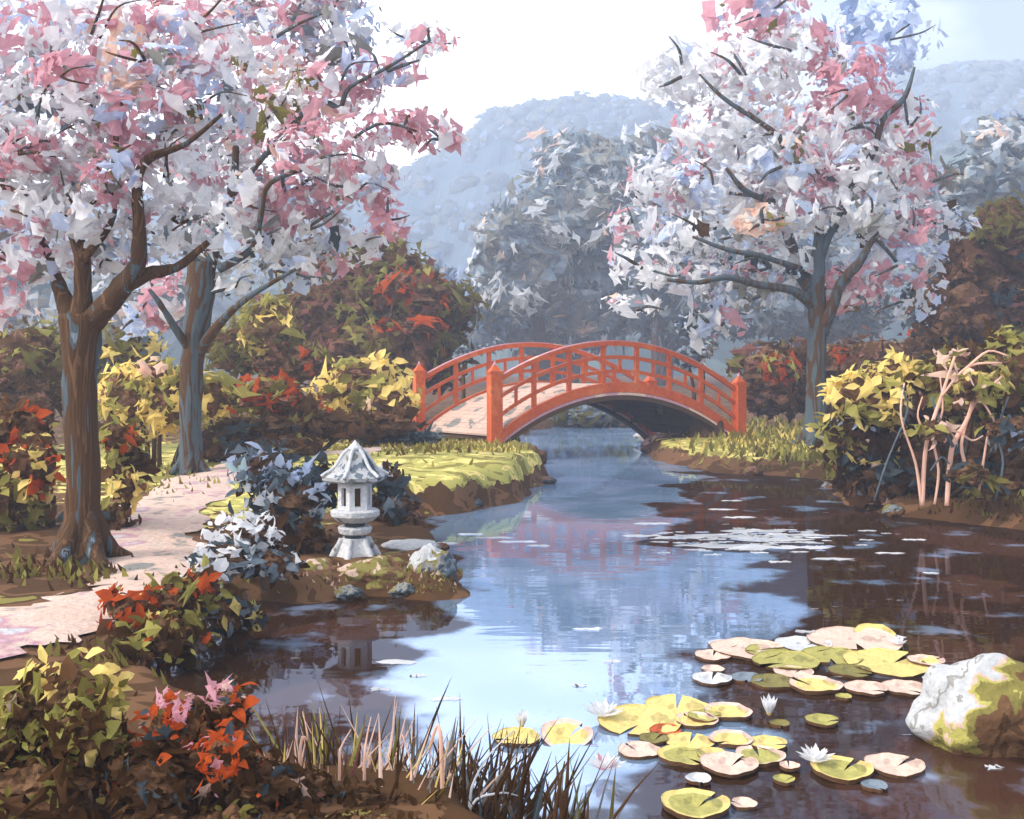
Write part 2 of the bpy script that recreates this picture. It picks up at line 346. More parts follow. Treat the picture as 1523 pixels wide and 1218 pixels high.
# ---------------------------------------------------------------- world, sun, camera, haze
def world():
    w = bpy.data.worlds.new('World'); scn.world = w; w.use_nodes = True; nt = w.node_tree; nt.nodes.clear(); N, L = nt.nodes.new, nt.links.new
    out = N('ShaderNodeOutputWorld'); bg = N('ShaderNodeBackground'); bg2 = N('ShaderNodeBackground'); mx = N('ShaderNodeMixShader')
    sky = N('ShaderNodeTexSky'); sky.sky_type = 'NISHITA'; sky.sun_disc = False; sky.sun_elevation = R(38); sky.sun_rotation = R(-115)
    bg.inputs['Strength'].default_value = .09; L(sky.outputs[0], bg.inputs[0])
    bg2.inputs['Color'].default_value = (1, 1, 1, 1); bg2.inputs['Strength'].default_value = 1.6
    tc = N('ShaderNodeTexCoord'); mp = N('ShaderNodeMapping'); mp.inputs['Scale'].default_value = (1, 1, 2.2); no = N('ShaderNodeTexNoise'); no.inputs['Scale'].default_value = 1.7; no.inputs['Detail'].default_value = 6
    sx = N('ShaderNodeSeparateXYZ'); ma = N('ShaderNodeMath'); ma.operation = 'MULTIPLY_ADD'; ma.inputs[1].default_value = -1.0
    mr = N('ShaderNodeMapRange'); mr.inputs[1].default_value = .30; mr.inputs[2].default_value = .50; mr.inputs[3].default_value = .12; mr.inputs[4].default_value = 1.0
    L(tc.outputs['Generated'], mp.inputs[0]); L(mp.outputs[0], no.inputs['Vector']); L(tc.outputs['Generated'], sx.inputs[0])
    L(sx.outputs['X'], ma.inputs[0]); L(no.outputs['Fac'], ma.inputs[2]); L(ma.outputs[0], mr.inputs[0]); L(mr.outputs[0], mx.inputs[0])
    L(bg.outputs[0], mx.inputs[1]); L(bg2.outputs[0], mx.inputs[2]); L(mx.outputs[0], out.inputs[0])
world()
sun = bpy.data.lights.new('sun', 'SUN'); sun.energy = 3.0; sun.angle = R(12); sun.color = (1, .93, .83)
so = bpy.data.objects.new('sun', sun); COL.objects.link(so)
el, az = R(38), R(-115)     # azimuth clockwise from +y: the sun stands to the left, a little behind the viewer
sd = Vector((math.sin(az) * math.cos(el), math.cos(az) * math.cos(el), math.sin(el)))
so.rotation_euler = sd.to_track_quat('Z', 'Y').to_euler(); so.location = (-20, -5, 30)
cam = bpy.data.cameras.new('camera'); cam.lens = F * 36 / 1523; cam.sensor_width = 36; cam.shift_y = -(609 - HOR) / 1523; cam.clip_end = 5000
co = bpy.data.objects.new('camera', cam); COL.objects.link(co); co.location = (0, 0, H); co.rotation_euler = (R(90), 0, 0); scn.camera = co
vs_ = scn.view_settings; vs_.view_transform = 'Standard'; vs_.look = 'None'; vs_.gamma = 1; vs_.exposure = .62
cy = scn.cycles; cy.max_bounces = 8; cy.diffuse_bounces = 4; cy.glossy_bounces = 3; cy.transmission_bounces = 4; cy.transparent_max_bounces = 6; cy.volume_bounces = 3; cy.use_denoising = True; cy.caustics_reflective = False
def haze():
    mb = MB(); m = bpy.data.materials.new('haze_air'); nt, N, L = nodes(m)
    out = N('ShaderNodeOutputMaterial'); v = N('ShaderNodeVolumePrincipled'); v.inputs['Color'].default_value = (.71, .81, 1, 1); v.inputs['Density'].default_value = .0023; v.inputs['Anisotropy'].default_value = .1
    L(v.outputs[0], out.inputs['Volume'])
    box(mb, (0, 170, -2.0), 900, 560, 112, m)
    tag(mb.build('haze'), 'thin pale blue morning mist over the whole garden', None, None, 'stuff')
haze()

# ---------------------------------------------------------------- far hills
HP1 = [(-250, 305), (400, 300), (600, 270), (680, 228), (740, 180), (800, 165), (880, 158), (960, 170), (1040, 200), (1150, 182), (1260, 150), (1340, 128), (1420, 112), (1523, 104), (1800, 104)]
HP2 = [(-250, 400), (500, 430), (640, 410), (700, 425), (760, 345), (900, 330), (1000, 360), (1200, 340), (1350, 270), (1430, 220), (1523, 195), (1800, 190)]
def hill(name, D, prof, cols, scale, depth, amp, k=KCOL):
    mb = MB(); m = paint(name + '_woodland', cols, scale, k=k, bump=.0)
    xs = np.linspace(-250, 1800, 520); ys = np.array([p[1] for p in prof]); xp = np.array([p[0] for p in prof]); nr = 14; vs = []
    for x in xs:
        top = P(x, float(np.interp(x, xp, ys)), D)
        for j in range(nr):
            t = j / (nr - 1); z = math.sin(t * math.pi / 2) * top.z
            yy = D - depth * (1 - t)
            q = Vector((top.x, yy, z)); b = (1 - 2 * abs(noise.noise(q * (28.0 / D)))) + .5 * noise.fractal(q * (60.0 / D), 1, 2, 3)
            vs.append((q.x, q.y, max(-.5, z + (amp * b if t > .05 else 0))))
        vs.append((top.x, D + depth, -.5))
    nr += 1
    mb.add(vs, [(i * nr + j, (i + 1) * nr + j, (i + 1) * nr + j + 1, i * nr + j + 1) for i in range(len(xs) - 1) for j in range(nr - 1)], m)
    return tag(mb.build(name), kind='structure')
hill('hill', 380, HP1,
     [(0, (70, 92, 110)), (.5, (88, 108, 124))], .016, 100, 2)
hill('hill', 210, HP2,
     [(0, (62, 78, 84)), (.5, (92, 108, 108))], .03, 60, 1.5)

def far_wood(name, label, D, prof, pal, n, rpx, depth, seed):
    m = MB(); rs = random.Random(seed); xp = [p[0] for p in prof]; yp = [p[1] for p in prof]; k = D / F
    for i in range(n):
        x = rs.uniform(-120, 1640); ridge = float(np.interp(x, xp, yp)); top = P(x, ridge, D)
        t = 1 - rs.random() ** 1.7 * .75 if i > n * .3 else 1.0
        z = math.sin(t * math.pi / 2) * top.z; y = D - depth * (1 - t); rr = rpx * k * rs.uniform(.5, 1.2)
        ball(m, (top.x, y, z - rr * .25), rr, rr, rr * rs.uniform(.75, 1.05), 'ST', i, .5, 2, 2.2)
        for _ in range(16):
            dv = Vector((rs.gauss(0, 1), rs.gauss(0, 1) - .6, rs.gauss(0, 1) + .3)).normalized(); shard(m, Vector((top.x, y, z - rr * .25)) + dv * rr * rs.uniform(.85, 1.2), dv + Vector((0, -.4, .3)), rr * rs.uniform(.2, .42), rs.choice(pal), 1.3, 4, rs)
        if False:
            kk = m.slot(rs.choice(pal)); nf = 12 * 2 + 12 * 4
            for q in range(nf): m.m[-1 - q] = kk
    o = m.build(name, None, True); tag(o, label, None, None, 'stuff')
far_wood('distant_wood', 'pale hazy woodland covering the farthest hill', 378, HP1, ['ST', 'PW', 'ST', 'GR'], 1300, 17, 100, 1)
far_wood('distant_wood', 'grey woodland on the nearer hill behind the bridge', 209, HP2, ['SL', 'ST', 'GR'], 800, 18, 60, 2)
# ---------------------------------------------------------------- foliage
def crown(mb, blobs, D, leafpx, seed, cell=60, shell=.55, asp=1.3, pts=None, dens=1.0, kind='shard', droop=.15, depth=.75, ragged=.36):
    """blobs = [(px, py, rx, ry, palette, depth offset m)]; leaves spread through each blob's volume"""
    for bi, b in enumerate(blobs):
        px, py, rx, ry, pal = b[:5]; dd = b[5] if len(b) > 5 else 0.0; dn = b[6] if len(b) > 6 else 1.0
        Db = D + dd; c = P(px, py, Db); k = Db / F; s = leafpx * k
        n = int(dens * dn * 4.2 * (rx * ry) / (leafpx * leafpx))
        for _ in range(n):
            d = Vector((rnd.gauss(0, 1), rnd.gauss(0, 1), rnd.gauss(0, 1))).normalized()
            q = shell + (1 - shell) * rnd.random(); q *= 1 + .28 * noise.noise(d * 2.2 + Vector((seed, bi, 0)))
            if rnd.random() < .08: q *= 1.18
            p = c + Vector((d.x * rx * k, d.y * rx * k * depth, d.z * ry * k)) * q
            col = cellpick(p, cell * k, pal, seed + bi * 0)
            nn = (d + Vector((rnd.gauss(0, .55), rnd.gauss(0, .55) - .25, rnd.gauss(0, .55) + .1)))
            if kind == 'leaf' and rnd.random() < .55:
                dirv = d * .35 + Vector((rnd.gauss(0, .6), rnd.gauss(0, .5), rnd.gauss(0, .5) - droop))
                leaf(mb, p, dirv, s * 2.3 * rnd.uniform(.6, 1.35), col, rnd.uniform(.16, .36), nrm=d + Vector((0, -.5, .3)))
            else: shard(mb, p, nn, s * rnd.choice([.45, .7, .9, 1.1, 1.5]) * rnd.uniform(.85, 1.15), col, rnd.uniform(1.0, asp * 1.5), rnd.choice([3, 4, 5, 5]), ragged=ragged)
BL = [('OW', 5), ('WH', 5), ('PK', 4.5), ('LB', 1.6), ('GR', .6), ('CR', .8), ('OL', .25)]
BLW = [('OW', 6), ('WH', 8), ('PK', 2.4), ('LB', 1.2), ('GR', .7), ('CR', .4), ('ST', .3)]
BLP = [('PK', 9), ('OW', 2.2), ('LB', 1.3), ('GR', .4), ('OL', .4), ('WH', 1.5)]
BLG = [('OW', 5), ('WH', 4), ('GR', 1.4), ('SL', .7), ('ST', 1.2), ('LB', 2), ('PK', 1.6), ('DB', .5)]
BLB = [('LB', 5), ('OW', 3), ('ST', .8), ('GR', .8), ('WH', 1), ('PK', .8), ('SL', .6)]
def tree(name, label, base, D, trunk, limbs, blobs, leafpx, bark, seed, group=None, dens=1.0, cell=55, twig=0, asp=1.3):
    z = P(base[0], base[1], D); gz = g1(z.x, z.y)
    t = thing(name, label, 'tree', (z.x, z.y, gz), group)
    mb = MB(); k = D / F
    tp = [P(x, y, D + dd) for x, y, w, dd in trunk]; tp[0].z = gz - .1
    tube(mb, tp, [w / 2 * k for _, _, w, _ in trunk], bark, 14, seed, .10)
    for q in range(5):   # flaring roots
        a = q * 1.257 + seed; r0 = trunk[0][2] / 2 * k
        tube(mb, [Vector((tp[0].x + math.cos(a) * r0 * .3, tp[0].y + math.sin(a) * r0 * .3, gz + r0 * 1.9)), Vector((tp[0].x + math.cos(a) * r0 * .95, tp[0].y + math.sin(a) * r0 * .95, gz + r0 * .5)),
                  Vector((tp[0].x + math.cos(a) * r0 * 1.9, tp[0].y + math.sin(a) * r0 * 1.9, gz - .03))], [r0 * .4, r0 * .38, r0 * .15], bark, 8, seed + q)
    mb.build('trunk', t, True)
    for i, lb in enumerate(limbs):
        m2 = MB(); tube(m2, [P(x, y, D + dd) for x, y, w, dd in lb], [w / 2 * k for _, _, w, _ in lb], bark, 8, seed + i, .15); m2.build('limb', t, True)
    if twig:
        for b in blobs:
            for _ in range(twig):
                c = P(b[0], b[1], D + (b[5] if len(b) > 5 else 0)); a = rnd.uniform(0, 6.28); rr = b[2] * k
                e = c + Vector((math.cos(a) * rr * .95, rnd.uniform(-.85, .1) * rr, math.sin(a) * b[3] * k * .9)); s_ = c + Vector((math.cos(a) * rr * .15, -.4 * rr, math.sin(a) * b[3] * k * .1 - .12 * rr))
                mid = (s_ + e) / 2 + Vector((rnd.uniform(-.12, .12) * rr, -.15 * rr, rnd.uniform(-.1, .14) * rr)); w = rnd.uniform(1.8, 3.4) * k
                m3 = MB(); tube(m3, [s_, mid, e], [w, w * .8, w * .3], bark, 5, seed); m3.build('branch', t, True)
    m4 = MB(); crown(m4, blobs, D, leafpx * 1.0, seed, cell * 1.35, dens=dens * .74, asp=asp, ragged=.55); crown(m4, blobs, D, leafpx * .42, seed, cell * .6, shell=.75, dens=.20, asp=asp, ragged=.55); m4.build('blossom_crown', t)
    return t

tree('blossoming_tree', 'large dark forked cherry tree with white and pink blossom, leftmost beside the path', (122, 838), 12.4,
     [(124, 836, 74, 0), (122, 780, 54, 0), (124, 700, 48, 0), (118, 610, 48, 0), (119, 530, 52, 0), (122, 468, 62, 0)],
     [[(112, 490, 34, 0), (96, 445, 26, .1), (80, 405, 20, .2), (62, 360, 14, .3), (40, 310, 9, .4)],
      [(122, 480, 36, 0), (123, 430, 26, 0), (122, 380, 24, -.1), (100, 330, 16, -.2), (60, 295, 11, -.3), (0, 278, 9, -.4), (-70, 270, 6, -.5)],
      [(128, 490, 40, 0), (158, 455, 36, -.1), (188, 418, 30, -.2), (206, 385, 24, -.3), (206, 320, 17, -.4), (204, 270, 15, -.5), (222, 235, 14, -.5), (275, 215, 8, -.6), (330, 170, 5, -.6)],
      [(190, 420, 28, -.2), (230, 404, 20, -.1), (262, 398, 14, 0), (310, 360, 9, 0)],
      [(204, 285, 13, -.5), (186, 250, 11, -.5), (172, 212, 8, -.6), (182, 150, 5, -.7)],
      [(122, 385, 16, -.2), (160, 340, 10, -.3), (170, 300, 7, -.5), (140, 240, 4, -.7)]],
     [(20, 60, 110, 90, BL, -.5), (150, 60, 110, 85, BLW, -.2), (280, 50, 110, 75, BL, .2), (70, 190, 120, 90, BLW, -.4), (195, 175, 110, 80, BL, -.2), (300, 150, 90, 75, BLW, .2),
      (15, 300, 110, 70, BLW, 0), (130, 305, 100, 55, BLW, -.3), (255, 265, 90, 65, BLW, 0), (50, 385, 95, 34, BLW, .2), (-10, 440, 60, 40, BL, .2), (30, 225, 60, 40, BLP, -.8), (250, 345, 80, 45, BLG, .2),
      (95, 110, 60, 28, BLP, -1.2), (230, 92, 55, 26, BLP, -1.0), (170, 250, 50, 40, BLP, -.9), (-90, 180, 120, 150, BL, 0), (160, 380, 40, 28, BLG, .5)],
     11, BARK, 3, 'cherry trees in blossom', dens=1.0, twig=2)
tree('blossoming_tree', 'slimmer grey barked cherry tree with pink blossom reaching right towards the bridge', (285, 705), 19.8,
     [(285, 703, 40, 0), (284, 640, 30, 0), (284, 560, 34, 0), (290, 500, 34, 0), (298, 440, 44, 0), (300, 390, 40, 0)],
     [[(298, 410, 34, 0), (280, 350, 22, .2), (262, 300, 14, .3), (240, 230, 9, .4)], [(302, 410, 30, 0), (325, 350, 18, .1), (345, 290, 11, .1), (350, 200, 10, -.4), (330, 120, 6, -.4)],
      [(288, 530, 14, 0), (262, 490, 12, -.3), (240, 455, 9, -.6), (222, 430, 5, -.7)],
      [(292, 530, 18, 0), (318, 492, 15, -.3), (345, 462, 11, -.5), (380, 435, 8, -.6), (440, 400, 5, -.6)],
      [(325, 400, 14, -.1), (375, 370, 10, -.2), (388, 320, 9, -.6), (402, 272, 8, -.6), (480, 240, 5, -.5), (560, 185, 5, -.8), (620, 195, 3, -.8)],
      [(345, 290, 10, -.3), (420, 200, 8, -.3), (470, 150, 8, -.5), (505, 160, 8, -.6), (520, 130, 6, -.8), (580, 98, 5, -1.0), (640, 60, 3, -1.2)]],
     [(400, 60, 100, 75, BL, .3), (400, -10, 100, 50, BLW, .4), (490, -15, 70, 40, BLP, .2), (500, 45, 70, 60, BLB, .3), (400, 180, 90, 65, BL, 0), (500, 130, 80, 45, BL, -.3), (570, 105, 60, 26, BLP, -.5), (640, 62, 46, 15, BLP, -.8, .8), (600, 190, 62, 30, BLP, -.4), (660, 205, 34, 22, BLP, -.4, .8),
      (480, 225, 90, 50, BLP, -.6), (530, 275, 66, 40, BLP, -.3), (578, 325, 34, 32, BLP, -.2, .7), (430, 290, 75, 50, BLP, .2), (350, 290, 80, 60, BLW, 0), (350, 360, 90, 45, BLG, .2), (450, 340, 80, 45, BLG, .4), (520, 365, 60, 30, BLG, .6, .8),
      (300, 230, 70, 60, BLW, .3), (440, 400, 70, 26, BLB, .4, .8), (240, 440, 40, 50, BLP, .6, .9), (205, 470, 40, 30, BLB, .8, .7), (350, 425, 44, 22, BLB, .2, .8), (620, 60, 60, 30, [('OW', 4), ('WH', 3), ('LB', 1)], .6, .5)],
     10.5, BARK2, 11, 'cherry trees in blossom', dens=1.0, twig=2)
tree('blossoming_tree', 'spreading cherry tree with white and pink blossom standing right of the bridge', (1213, 660), 27.9,
     [(1213, 658, 38, 0), (1213, 610, 30, 0), (1214, 540, 28, 0), (1216, 480, 27, 0), (1214, 430, 26, 0), (1217, 370, 18, 0), (1220, 320, 11, 0)],
     [[(1212, 455, 22, 0), (1180, 432, 13, -.4), (1130, 424, 11, -.8), (1080, 412, 9, -1.2), (1040, 420, 7, -1.3), (992, 416, 5, -1.4)],
      [(1210, 440, 24, 0), (1190, 400, 20, .3), (1172, 350, 16, .4), (1155, 308, 10, .5), (1120, 260, 7, .5)],
      [(1222, 495, 22, 0), (1238, 455, 17, -.3), (1252, 420, 16, -.4), (1278, 390, 13, -.5), (1300, 355, 9, -.6), (1340, 320, 5, -.7)],
      [(1219, 380, 18, 0), (1236, 345, 12, 0), (1258, 310, 11, -.1), (1270, 270, 10, -.3), (1300, 225, 10, -.4), (1312, 180, 9, -.5), (1345, 145, 8, -.6), (1360, 100, 4, -.6)],
      [(1240, 340, 10, 0), (1255, 280, 7, -.3), (1180, 240, 10, -.5), (1160, 205, 9, -.7), (1125, 178, 8, -.8), (1075, 145, 6, -1), (1040, 110, 3, -1)],
      [(1190, 400, 10, -.2), (1130, 380, 8, -1), (1085, 372, 7, -1.2), (1030, 352, 4, -1.3)], [(1150, 300, 10, -.4), (1110, 285, 9, -1.2), (1080, 250, 5, -1.4)]],
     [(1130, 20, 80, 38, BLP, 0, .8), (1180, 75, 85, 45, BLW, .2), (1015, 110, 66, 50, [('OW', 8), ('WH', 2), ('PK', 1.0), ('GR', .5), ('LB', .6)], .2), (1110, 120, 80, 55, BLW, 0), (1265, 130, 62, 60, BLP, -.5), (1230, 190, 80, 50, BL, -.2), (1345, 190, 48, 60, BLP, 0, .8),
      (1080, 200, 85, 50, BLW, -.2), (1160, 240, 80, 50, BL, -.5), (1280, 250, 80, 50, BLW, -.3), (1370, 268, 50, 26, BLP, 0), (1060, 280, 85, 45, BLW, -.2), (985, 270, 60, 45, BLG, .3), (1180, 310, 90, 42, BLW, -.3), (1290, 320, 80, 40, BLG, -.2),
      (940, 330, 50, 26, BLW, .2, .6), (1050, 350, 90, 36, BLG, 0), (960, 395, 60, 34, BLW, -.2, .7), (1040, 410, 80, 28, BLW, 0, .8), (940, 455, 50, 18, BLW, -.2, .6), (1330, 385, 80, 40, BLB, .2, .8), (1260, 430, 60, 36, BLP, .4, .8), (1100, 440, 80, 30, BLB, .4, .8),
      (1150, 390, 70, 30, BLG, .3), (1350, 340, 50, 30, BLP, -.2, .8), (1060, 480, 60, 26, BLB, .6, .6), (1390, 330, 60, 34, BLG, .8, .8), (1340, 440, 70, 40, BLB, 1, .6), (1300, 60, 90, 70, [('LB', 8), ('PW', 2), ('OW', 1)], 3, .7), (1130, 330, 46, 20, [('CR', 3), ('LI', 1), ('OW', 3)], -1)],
     9.5, BARK2, 23, 'cherry trees in blossom', dens=1.0, twig=2)

def shrub(name, label, cat, D, blobs, leafpx, seed, core=TWIGS, coreamp=.62, group=None, dens=1.0, cell=45, kind='shard', pts=4, asp=1.5, stems=True, part='foliage', extra=None, base=None, trunkw=None, droop=.15, shell=.7):
    bx = sum(b[0] for b in blobs) / len(blobs) if base is None else base; c = P(bx, 600, D); gz = max(g1(c.x, D), 0.02)
    t = thing(name, label, cat, (c.x, D, gz), group)
    if core:
        m0 = MB()
        for i, b in enumerate(blobs):
            dd = b[5] if len(b) > 5 else 0; q = P(b[0], b[1], D + dd); k = (D + dd) / F
            ball(m0, q, b[2] * k * coreamp, b[2] * k * coreamp * .7, b[3] * k * coreamp, core, seed + i, .5, 4, 2.2)
        m0.build('branch_mass', t)
    m = MB(); crown(m, blobs, D, leafpx * .86, seed, cell, shell, asp, pts, dens, kind, droop); crown(m, blobs, D, leafpx * .42, seed, cell * .6, .85, 1.4, pts, .16, kind, droop) if D < 60 else None; m.build(part, t)
    if extra:
        for nm, bl, lp, kd, ds in extra:
            for b in bl: m = MB(); crown(m, [b], D, lp, seed + 5, cell * .7, .8, 1.2, 5, ds, kd); m.build(nm, t)
    if stems:
        ms = MB(); k = D / F; w = trunkw or 4
        for b in blobs:
            q = P(b[0], b[1], D + (b[5] if len(b) > 5 else 0))
            tube(ms, [Vector((c.x + (q.x - c.x) * .3, D, gz - .05)), (Vector((c.x, D, gz)) + q) / 2 + Vector((rnd.uniform(-.1, .1), 0, 0)), q], [w * k, w * .8 * k, w * .4 * k], BARK, 6, seed)
        ms.build('stem', t, True)
    return t

# misty trees beyond the pond
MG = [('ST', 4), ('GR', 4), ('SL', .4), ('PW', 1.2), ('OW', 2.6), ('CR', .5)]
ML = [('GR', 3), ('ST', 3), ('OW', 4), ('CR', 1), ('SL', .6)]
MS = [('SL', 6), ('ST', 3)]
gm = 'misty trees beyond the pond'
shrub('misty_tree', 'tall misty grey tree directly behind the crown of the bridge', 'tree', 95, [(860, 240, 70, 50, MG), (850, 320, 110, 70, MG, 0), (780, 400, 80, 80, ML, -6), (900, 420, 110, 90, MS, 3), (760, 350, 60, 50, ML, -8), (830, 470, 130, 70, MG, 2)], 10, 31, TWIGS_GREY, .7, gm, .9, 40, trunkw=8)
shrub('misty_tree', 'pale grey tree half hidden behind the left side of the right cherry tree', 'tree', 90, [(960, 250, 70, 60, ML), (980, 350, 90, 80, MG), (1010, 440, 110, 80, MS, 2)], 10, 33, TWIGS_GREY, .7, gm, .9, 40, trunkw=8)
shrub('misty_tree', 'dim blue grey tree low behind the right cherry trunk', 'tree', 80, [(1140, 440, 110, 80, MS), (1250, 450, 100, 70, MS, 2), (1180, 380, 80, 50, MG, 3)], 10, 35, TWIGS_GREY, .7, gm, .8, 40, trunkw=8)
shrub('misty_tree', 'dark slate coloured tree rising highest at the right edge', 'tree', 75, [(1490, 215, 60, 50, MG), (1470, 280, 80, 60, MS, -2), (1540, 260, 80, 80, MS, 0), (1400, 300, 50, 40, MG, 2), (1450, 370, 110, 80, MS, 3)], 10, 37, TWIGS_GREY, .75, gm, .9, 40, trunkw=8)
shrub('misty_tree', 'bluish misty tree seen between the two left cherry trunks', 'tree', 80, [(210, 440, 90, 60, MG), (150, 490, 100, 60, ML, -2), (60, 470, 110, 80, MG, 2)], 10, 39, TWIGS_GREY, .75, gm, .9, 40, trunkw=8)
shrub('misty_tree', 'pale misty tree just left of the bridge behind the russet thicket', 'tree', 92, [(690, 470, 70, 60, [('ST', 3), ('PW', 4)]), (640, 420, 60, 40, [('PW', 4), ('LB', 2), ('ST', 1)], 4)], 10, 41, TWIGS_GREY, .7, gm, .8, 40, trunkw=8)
# far bank planting
AU = [('MB', 6), ('DB', .8), ('OL', 4), ('RB', 3), ('OR', 1.2), ('LI', 1)]
AO = [('OL', 6), ('MB', 2), ('LI', 2), ('RB', 1)]
gt = 'autumn coloured thickets on the far banks'
shrub('autumn_tree', 'big rounded russet and olive tree left of the bridge with orange patches', 'tree', 40, [(560, 400, 90, 50, AO, 0), (600, 450, 90, 60, AU, -1), (500, 470, 90, 70, AU, -1), (660, 460, 60, 50, AO, 1), (560, 530, 110, 60, AU, -2), (650, 530, 50, 60, AU, 0), (420, 500, 80, 60, AO, 1), (470, 400, 60, 50, AU, 1), (590, 425, 34, 26, [('OR', 5), ('MB', 1)], -3.2, .5), (625, 485, 40, 18, [('OR', 5), ('MB', 1)], -3.2, .6)], 10, 51, TWIGS_MID, .66, gt, 1.0, 50)
shrub('autumn_tree', 'dark russet tree at the right edge behind the bare stemmed shrub', 'tree', 34, [(1480, 400, 80, 70, [('MB', 5), ('DB', 5), ('SL', 1), ('RB', .8)], 0), (1440, 470, 90, 60, [('MB', 4), ('DB', 4), ('SL', 3), ('LB', .6)], 0), (1540, 470, 80, 80, AU, 0), (1495, 330, 45, 40, [('OL', 6), ('LI', .6), ('MB', 1)], -1), (1390, 440, 50, 40, [('SL', 4), ('MB', 3), ('ST', 1)], 1)], 10, 53, TWIGS_MID, .7, gt)
shrub('hedge', 'low reddish brown hedge behind the right cherry trunk', 'hedge', 36, [(1160, 545, 80, 40, AU, 0), (1290, 545, 100, 44, [('MB', 8), ('RB', 1), ('LI', .7), ('DB', 1)], 0), (1400, 540, 90, 50, AU, 1), (1150, 590, 60, 30, [('DB', 6), ('MB', 1)], -1), (1300, 600, 120, 40, [('MB', 5), ('DB', 3)], -1), (1250, 528, 16, 12, [('OR', 5)], -3), (1160, 548, 32, 22, [('OR', 4), ('LI', 2)], -3)], 9, 55, TWIGS_MID, .72, gt)
shrub('olive_bush', 'olive and lime bush between the grey cherry trunk and the russet tree', 'bush', 30, [(400, 485, 50, 46, [('LI', 4), ('OL', 4), ('YE', 1), ('MB', 1)]), (350, 520, 60, 40, AO, 1), (430, 540, 60, 36, AU, 0)], 10, 57, TWIGS_MID, .66, 'bushes on the left bank')
shrub('olive_bush', 'dull olive bush at the left edge behind the big cherry trunk', 'bush', 26, [(40, 540, 80, 60, [('OL', 4), ('LI', 2), ('MB', 3)]), (170, 520, 80, 40, [('GR', 4), ('OL', 2), ('ST', 2), ('YE', .6)], 1), (20, 600, 80, 50, [('DB', 6), ('MB', 3)], -1)], 11, 58, TWIGS_MID, .7, 'bushes on the left bank')
YB = [('YE', 5), ('LI', 4), ('OL', 1), ('CR', .4)]
shrub('yellow_bush', 'sunny yellow and lime bush framed between the two left cherry trunks', 'bush', 21.5, [(190, 590, 62, 48, YB, -.3), (250, 600, 60, 50, YB, -.2), (315, 590, 34, 40, YB, 0), (225, 560, 70, 26, YB, 0), (170, 640, 40, 30, [('LI', 3), ('OL', 3), ('MB', 2)], -.3)], 12, 59, TWIGS_MID, .62, 'yellow bushes', asp=1.2)
shrub('yellow_bush', 'bright yellow spiky bush just left of the bridge entrance', 'bush', 27, [(540, 565, 66, 36, YB, 0), (580, 595, 44, 26, YB, -.5), (500, 590, 40, 24, [('YE', 3), ('OL', 2), ('MB', 2)], -.3)], 11, 61, TWIGS_MID, .62, 'yellow bushes', kind='leaf', dens=1.3)
shrub('orange_bush', 'orange and olive bush right of the grey cherry trunk', 'bush', 23, [(395, 588, 62, 32, [('OR', 5), ('LI', 2), ('MB', 2), ('OL', 1.5)]), (330, 600, 30, 34, [('LI', 3), ('OL', 3), ('YE', 1)], 0), (440, 605, 44, 26, [('OR', 2), ('MB', 3), ('OL', 2)])], 11, 63, TWIGS_MID, .66, 'bushes on the left bank')
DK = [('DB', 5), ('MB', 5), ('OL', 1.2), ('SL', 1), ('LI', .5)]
shrub('dark_hedge', 'low dark brown hedge lining the path towards the bridge', 'hedge', 22.5, [(380, 638, 80, 26, DK), (480, 632, 80, 24, [('MB', 5), ('DB', 3), ('OL', .6)], 1), (570, 630, 60, 22, [('MB', 5), ('SL', 1), ('DB', 3)], 2), (330, 660, 50, 30, DK, -.5), (420, 664, 60, 20, DK, -.6)], 11, 65, TWIGS, .74)
shrub('slate_shrub', 'flat dark slate shrub low beside the foot of the bridge', 'bush', 25, [(580, 648, 52, 14, [('SL', 8)], 0), (620, 650, 40, 9, [('SL', 8)], 0)], 9, 67, LANTERN_DARK, .9)
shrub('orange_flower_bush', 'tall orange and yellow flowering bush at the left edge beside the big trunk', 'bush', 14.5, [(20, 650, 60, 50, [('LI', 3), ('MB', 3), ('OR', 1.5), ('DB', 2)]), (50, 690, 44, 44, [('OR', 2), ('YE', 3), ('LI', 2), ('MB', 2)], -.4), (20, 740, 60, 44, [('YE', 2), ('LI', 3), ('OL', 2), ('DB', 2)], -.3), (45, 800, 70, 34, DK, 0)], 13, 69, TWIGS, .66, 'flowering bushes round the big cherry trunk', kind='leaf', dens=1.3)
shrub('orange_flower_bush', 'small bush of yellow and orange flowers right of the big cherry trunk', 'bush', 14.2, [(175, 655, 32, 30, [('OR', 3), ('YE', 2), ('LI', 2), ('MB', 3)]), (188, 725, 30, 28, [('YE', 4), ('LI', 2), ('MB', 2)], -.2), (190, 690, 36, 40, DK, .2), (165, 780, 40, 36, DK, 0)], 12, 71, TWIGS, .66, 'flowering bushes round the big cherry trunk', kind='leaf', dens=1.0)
BG = [('SL', 5), ('ST', 4), ('LB', 3), ('DB', 1.6), ('PC', .6), ('OW', .8)]
shrub('blue_leaf_shrub', 'wide blue grey leafed shrub left of the stone lantern', 'bush', 13.7, [(390, 700, 52, 38, [('LB', 5), ('ST', 4), ('SL', 2.5), ('DB', .8), ('PC', .8)]), (430, 740, 60, 48, BG, -.2), (470, 720, 40, 40, [('SL', 5), ('DB', 4), ('MB', 1)], .3), (400, 790, 60, 38, [('SL', 5), ('DB', 5), ('ST', 1)], -.5), (455, 800, 36, 30, [('DB', 5), ('SL', 3), ('MB', 1)], -.6)], 12, 73, TWIGS, .66, kind='leaf', dens=1.4)
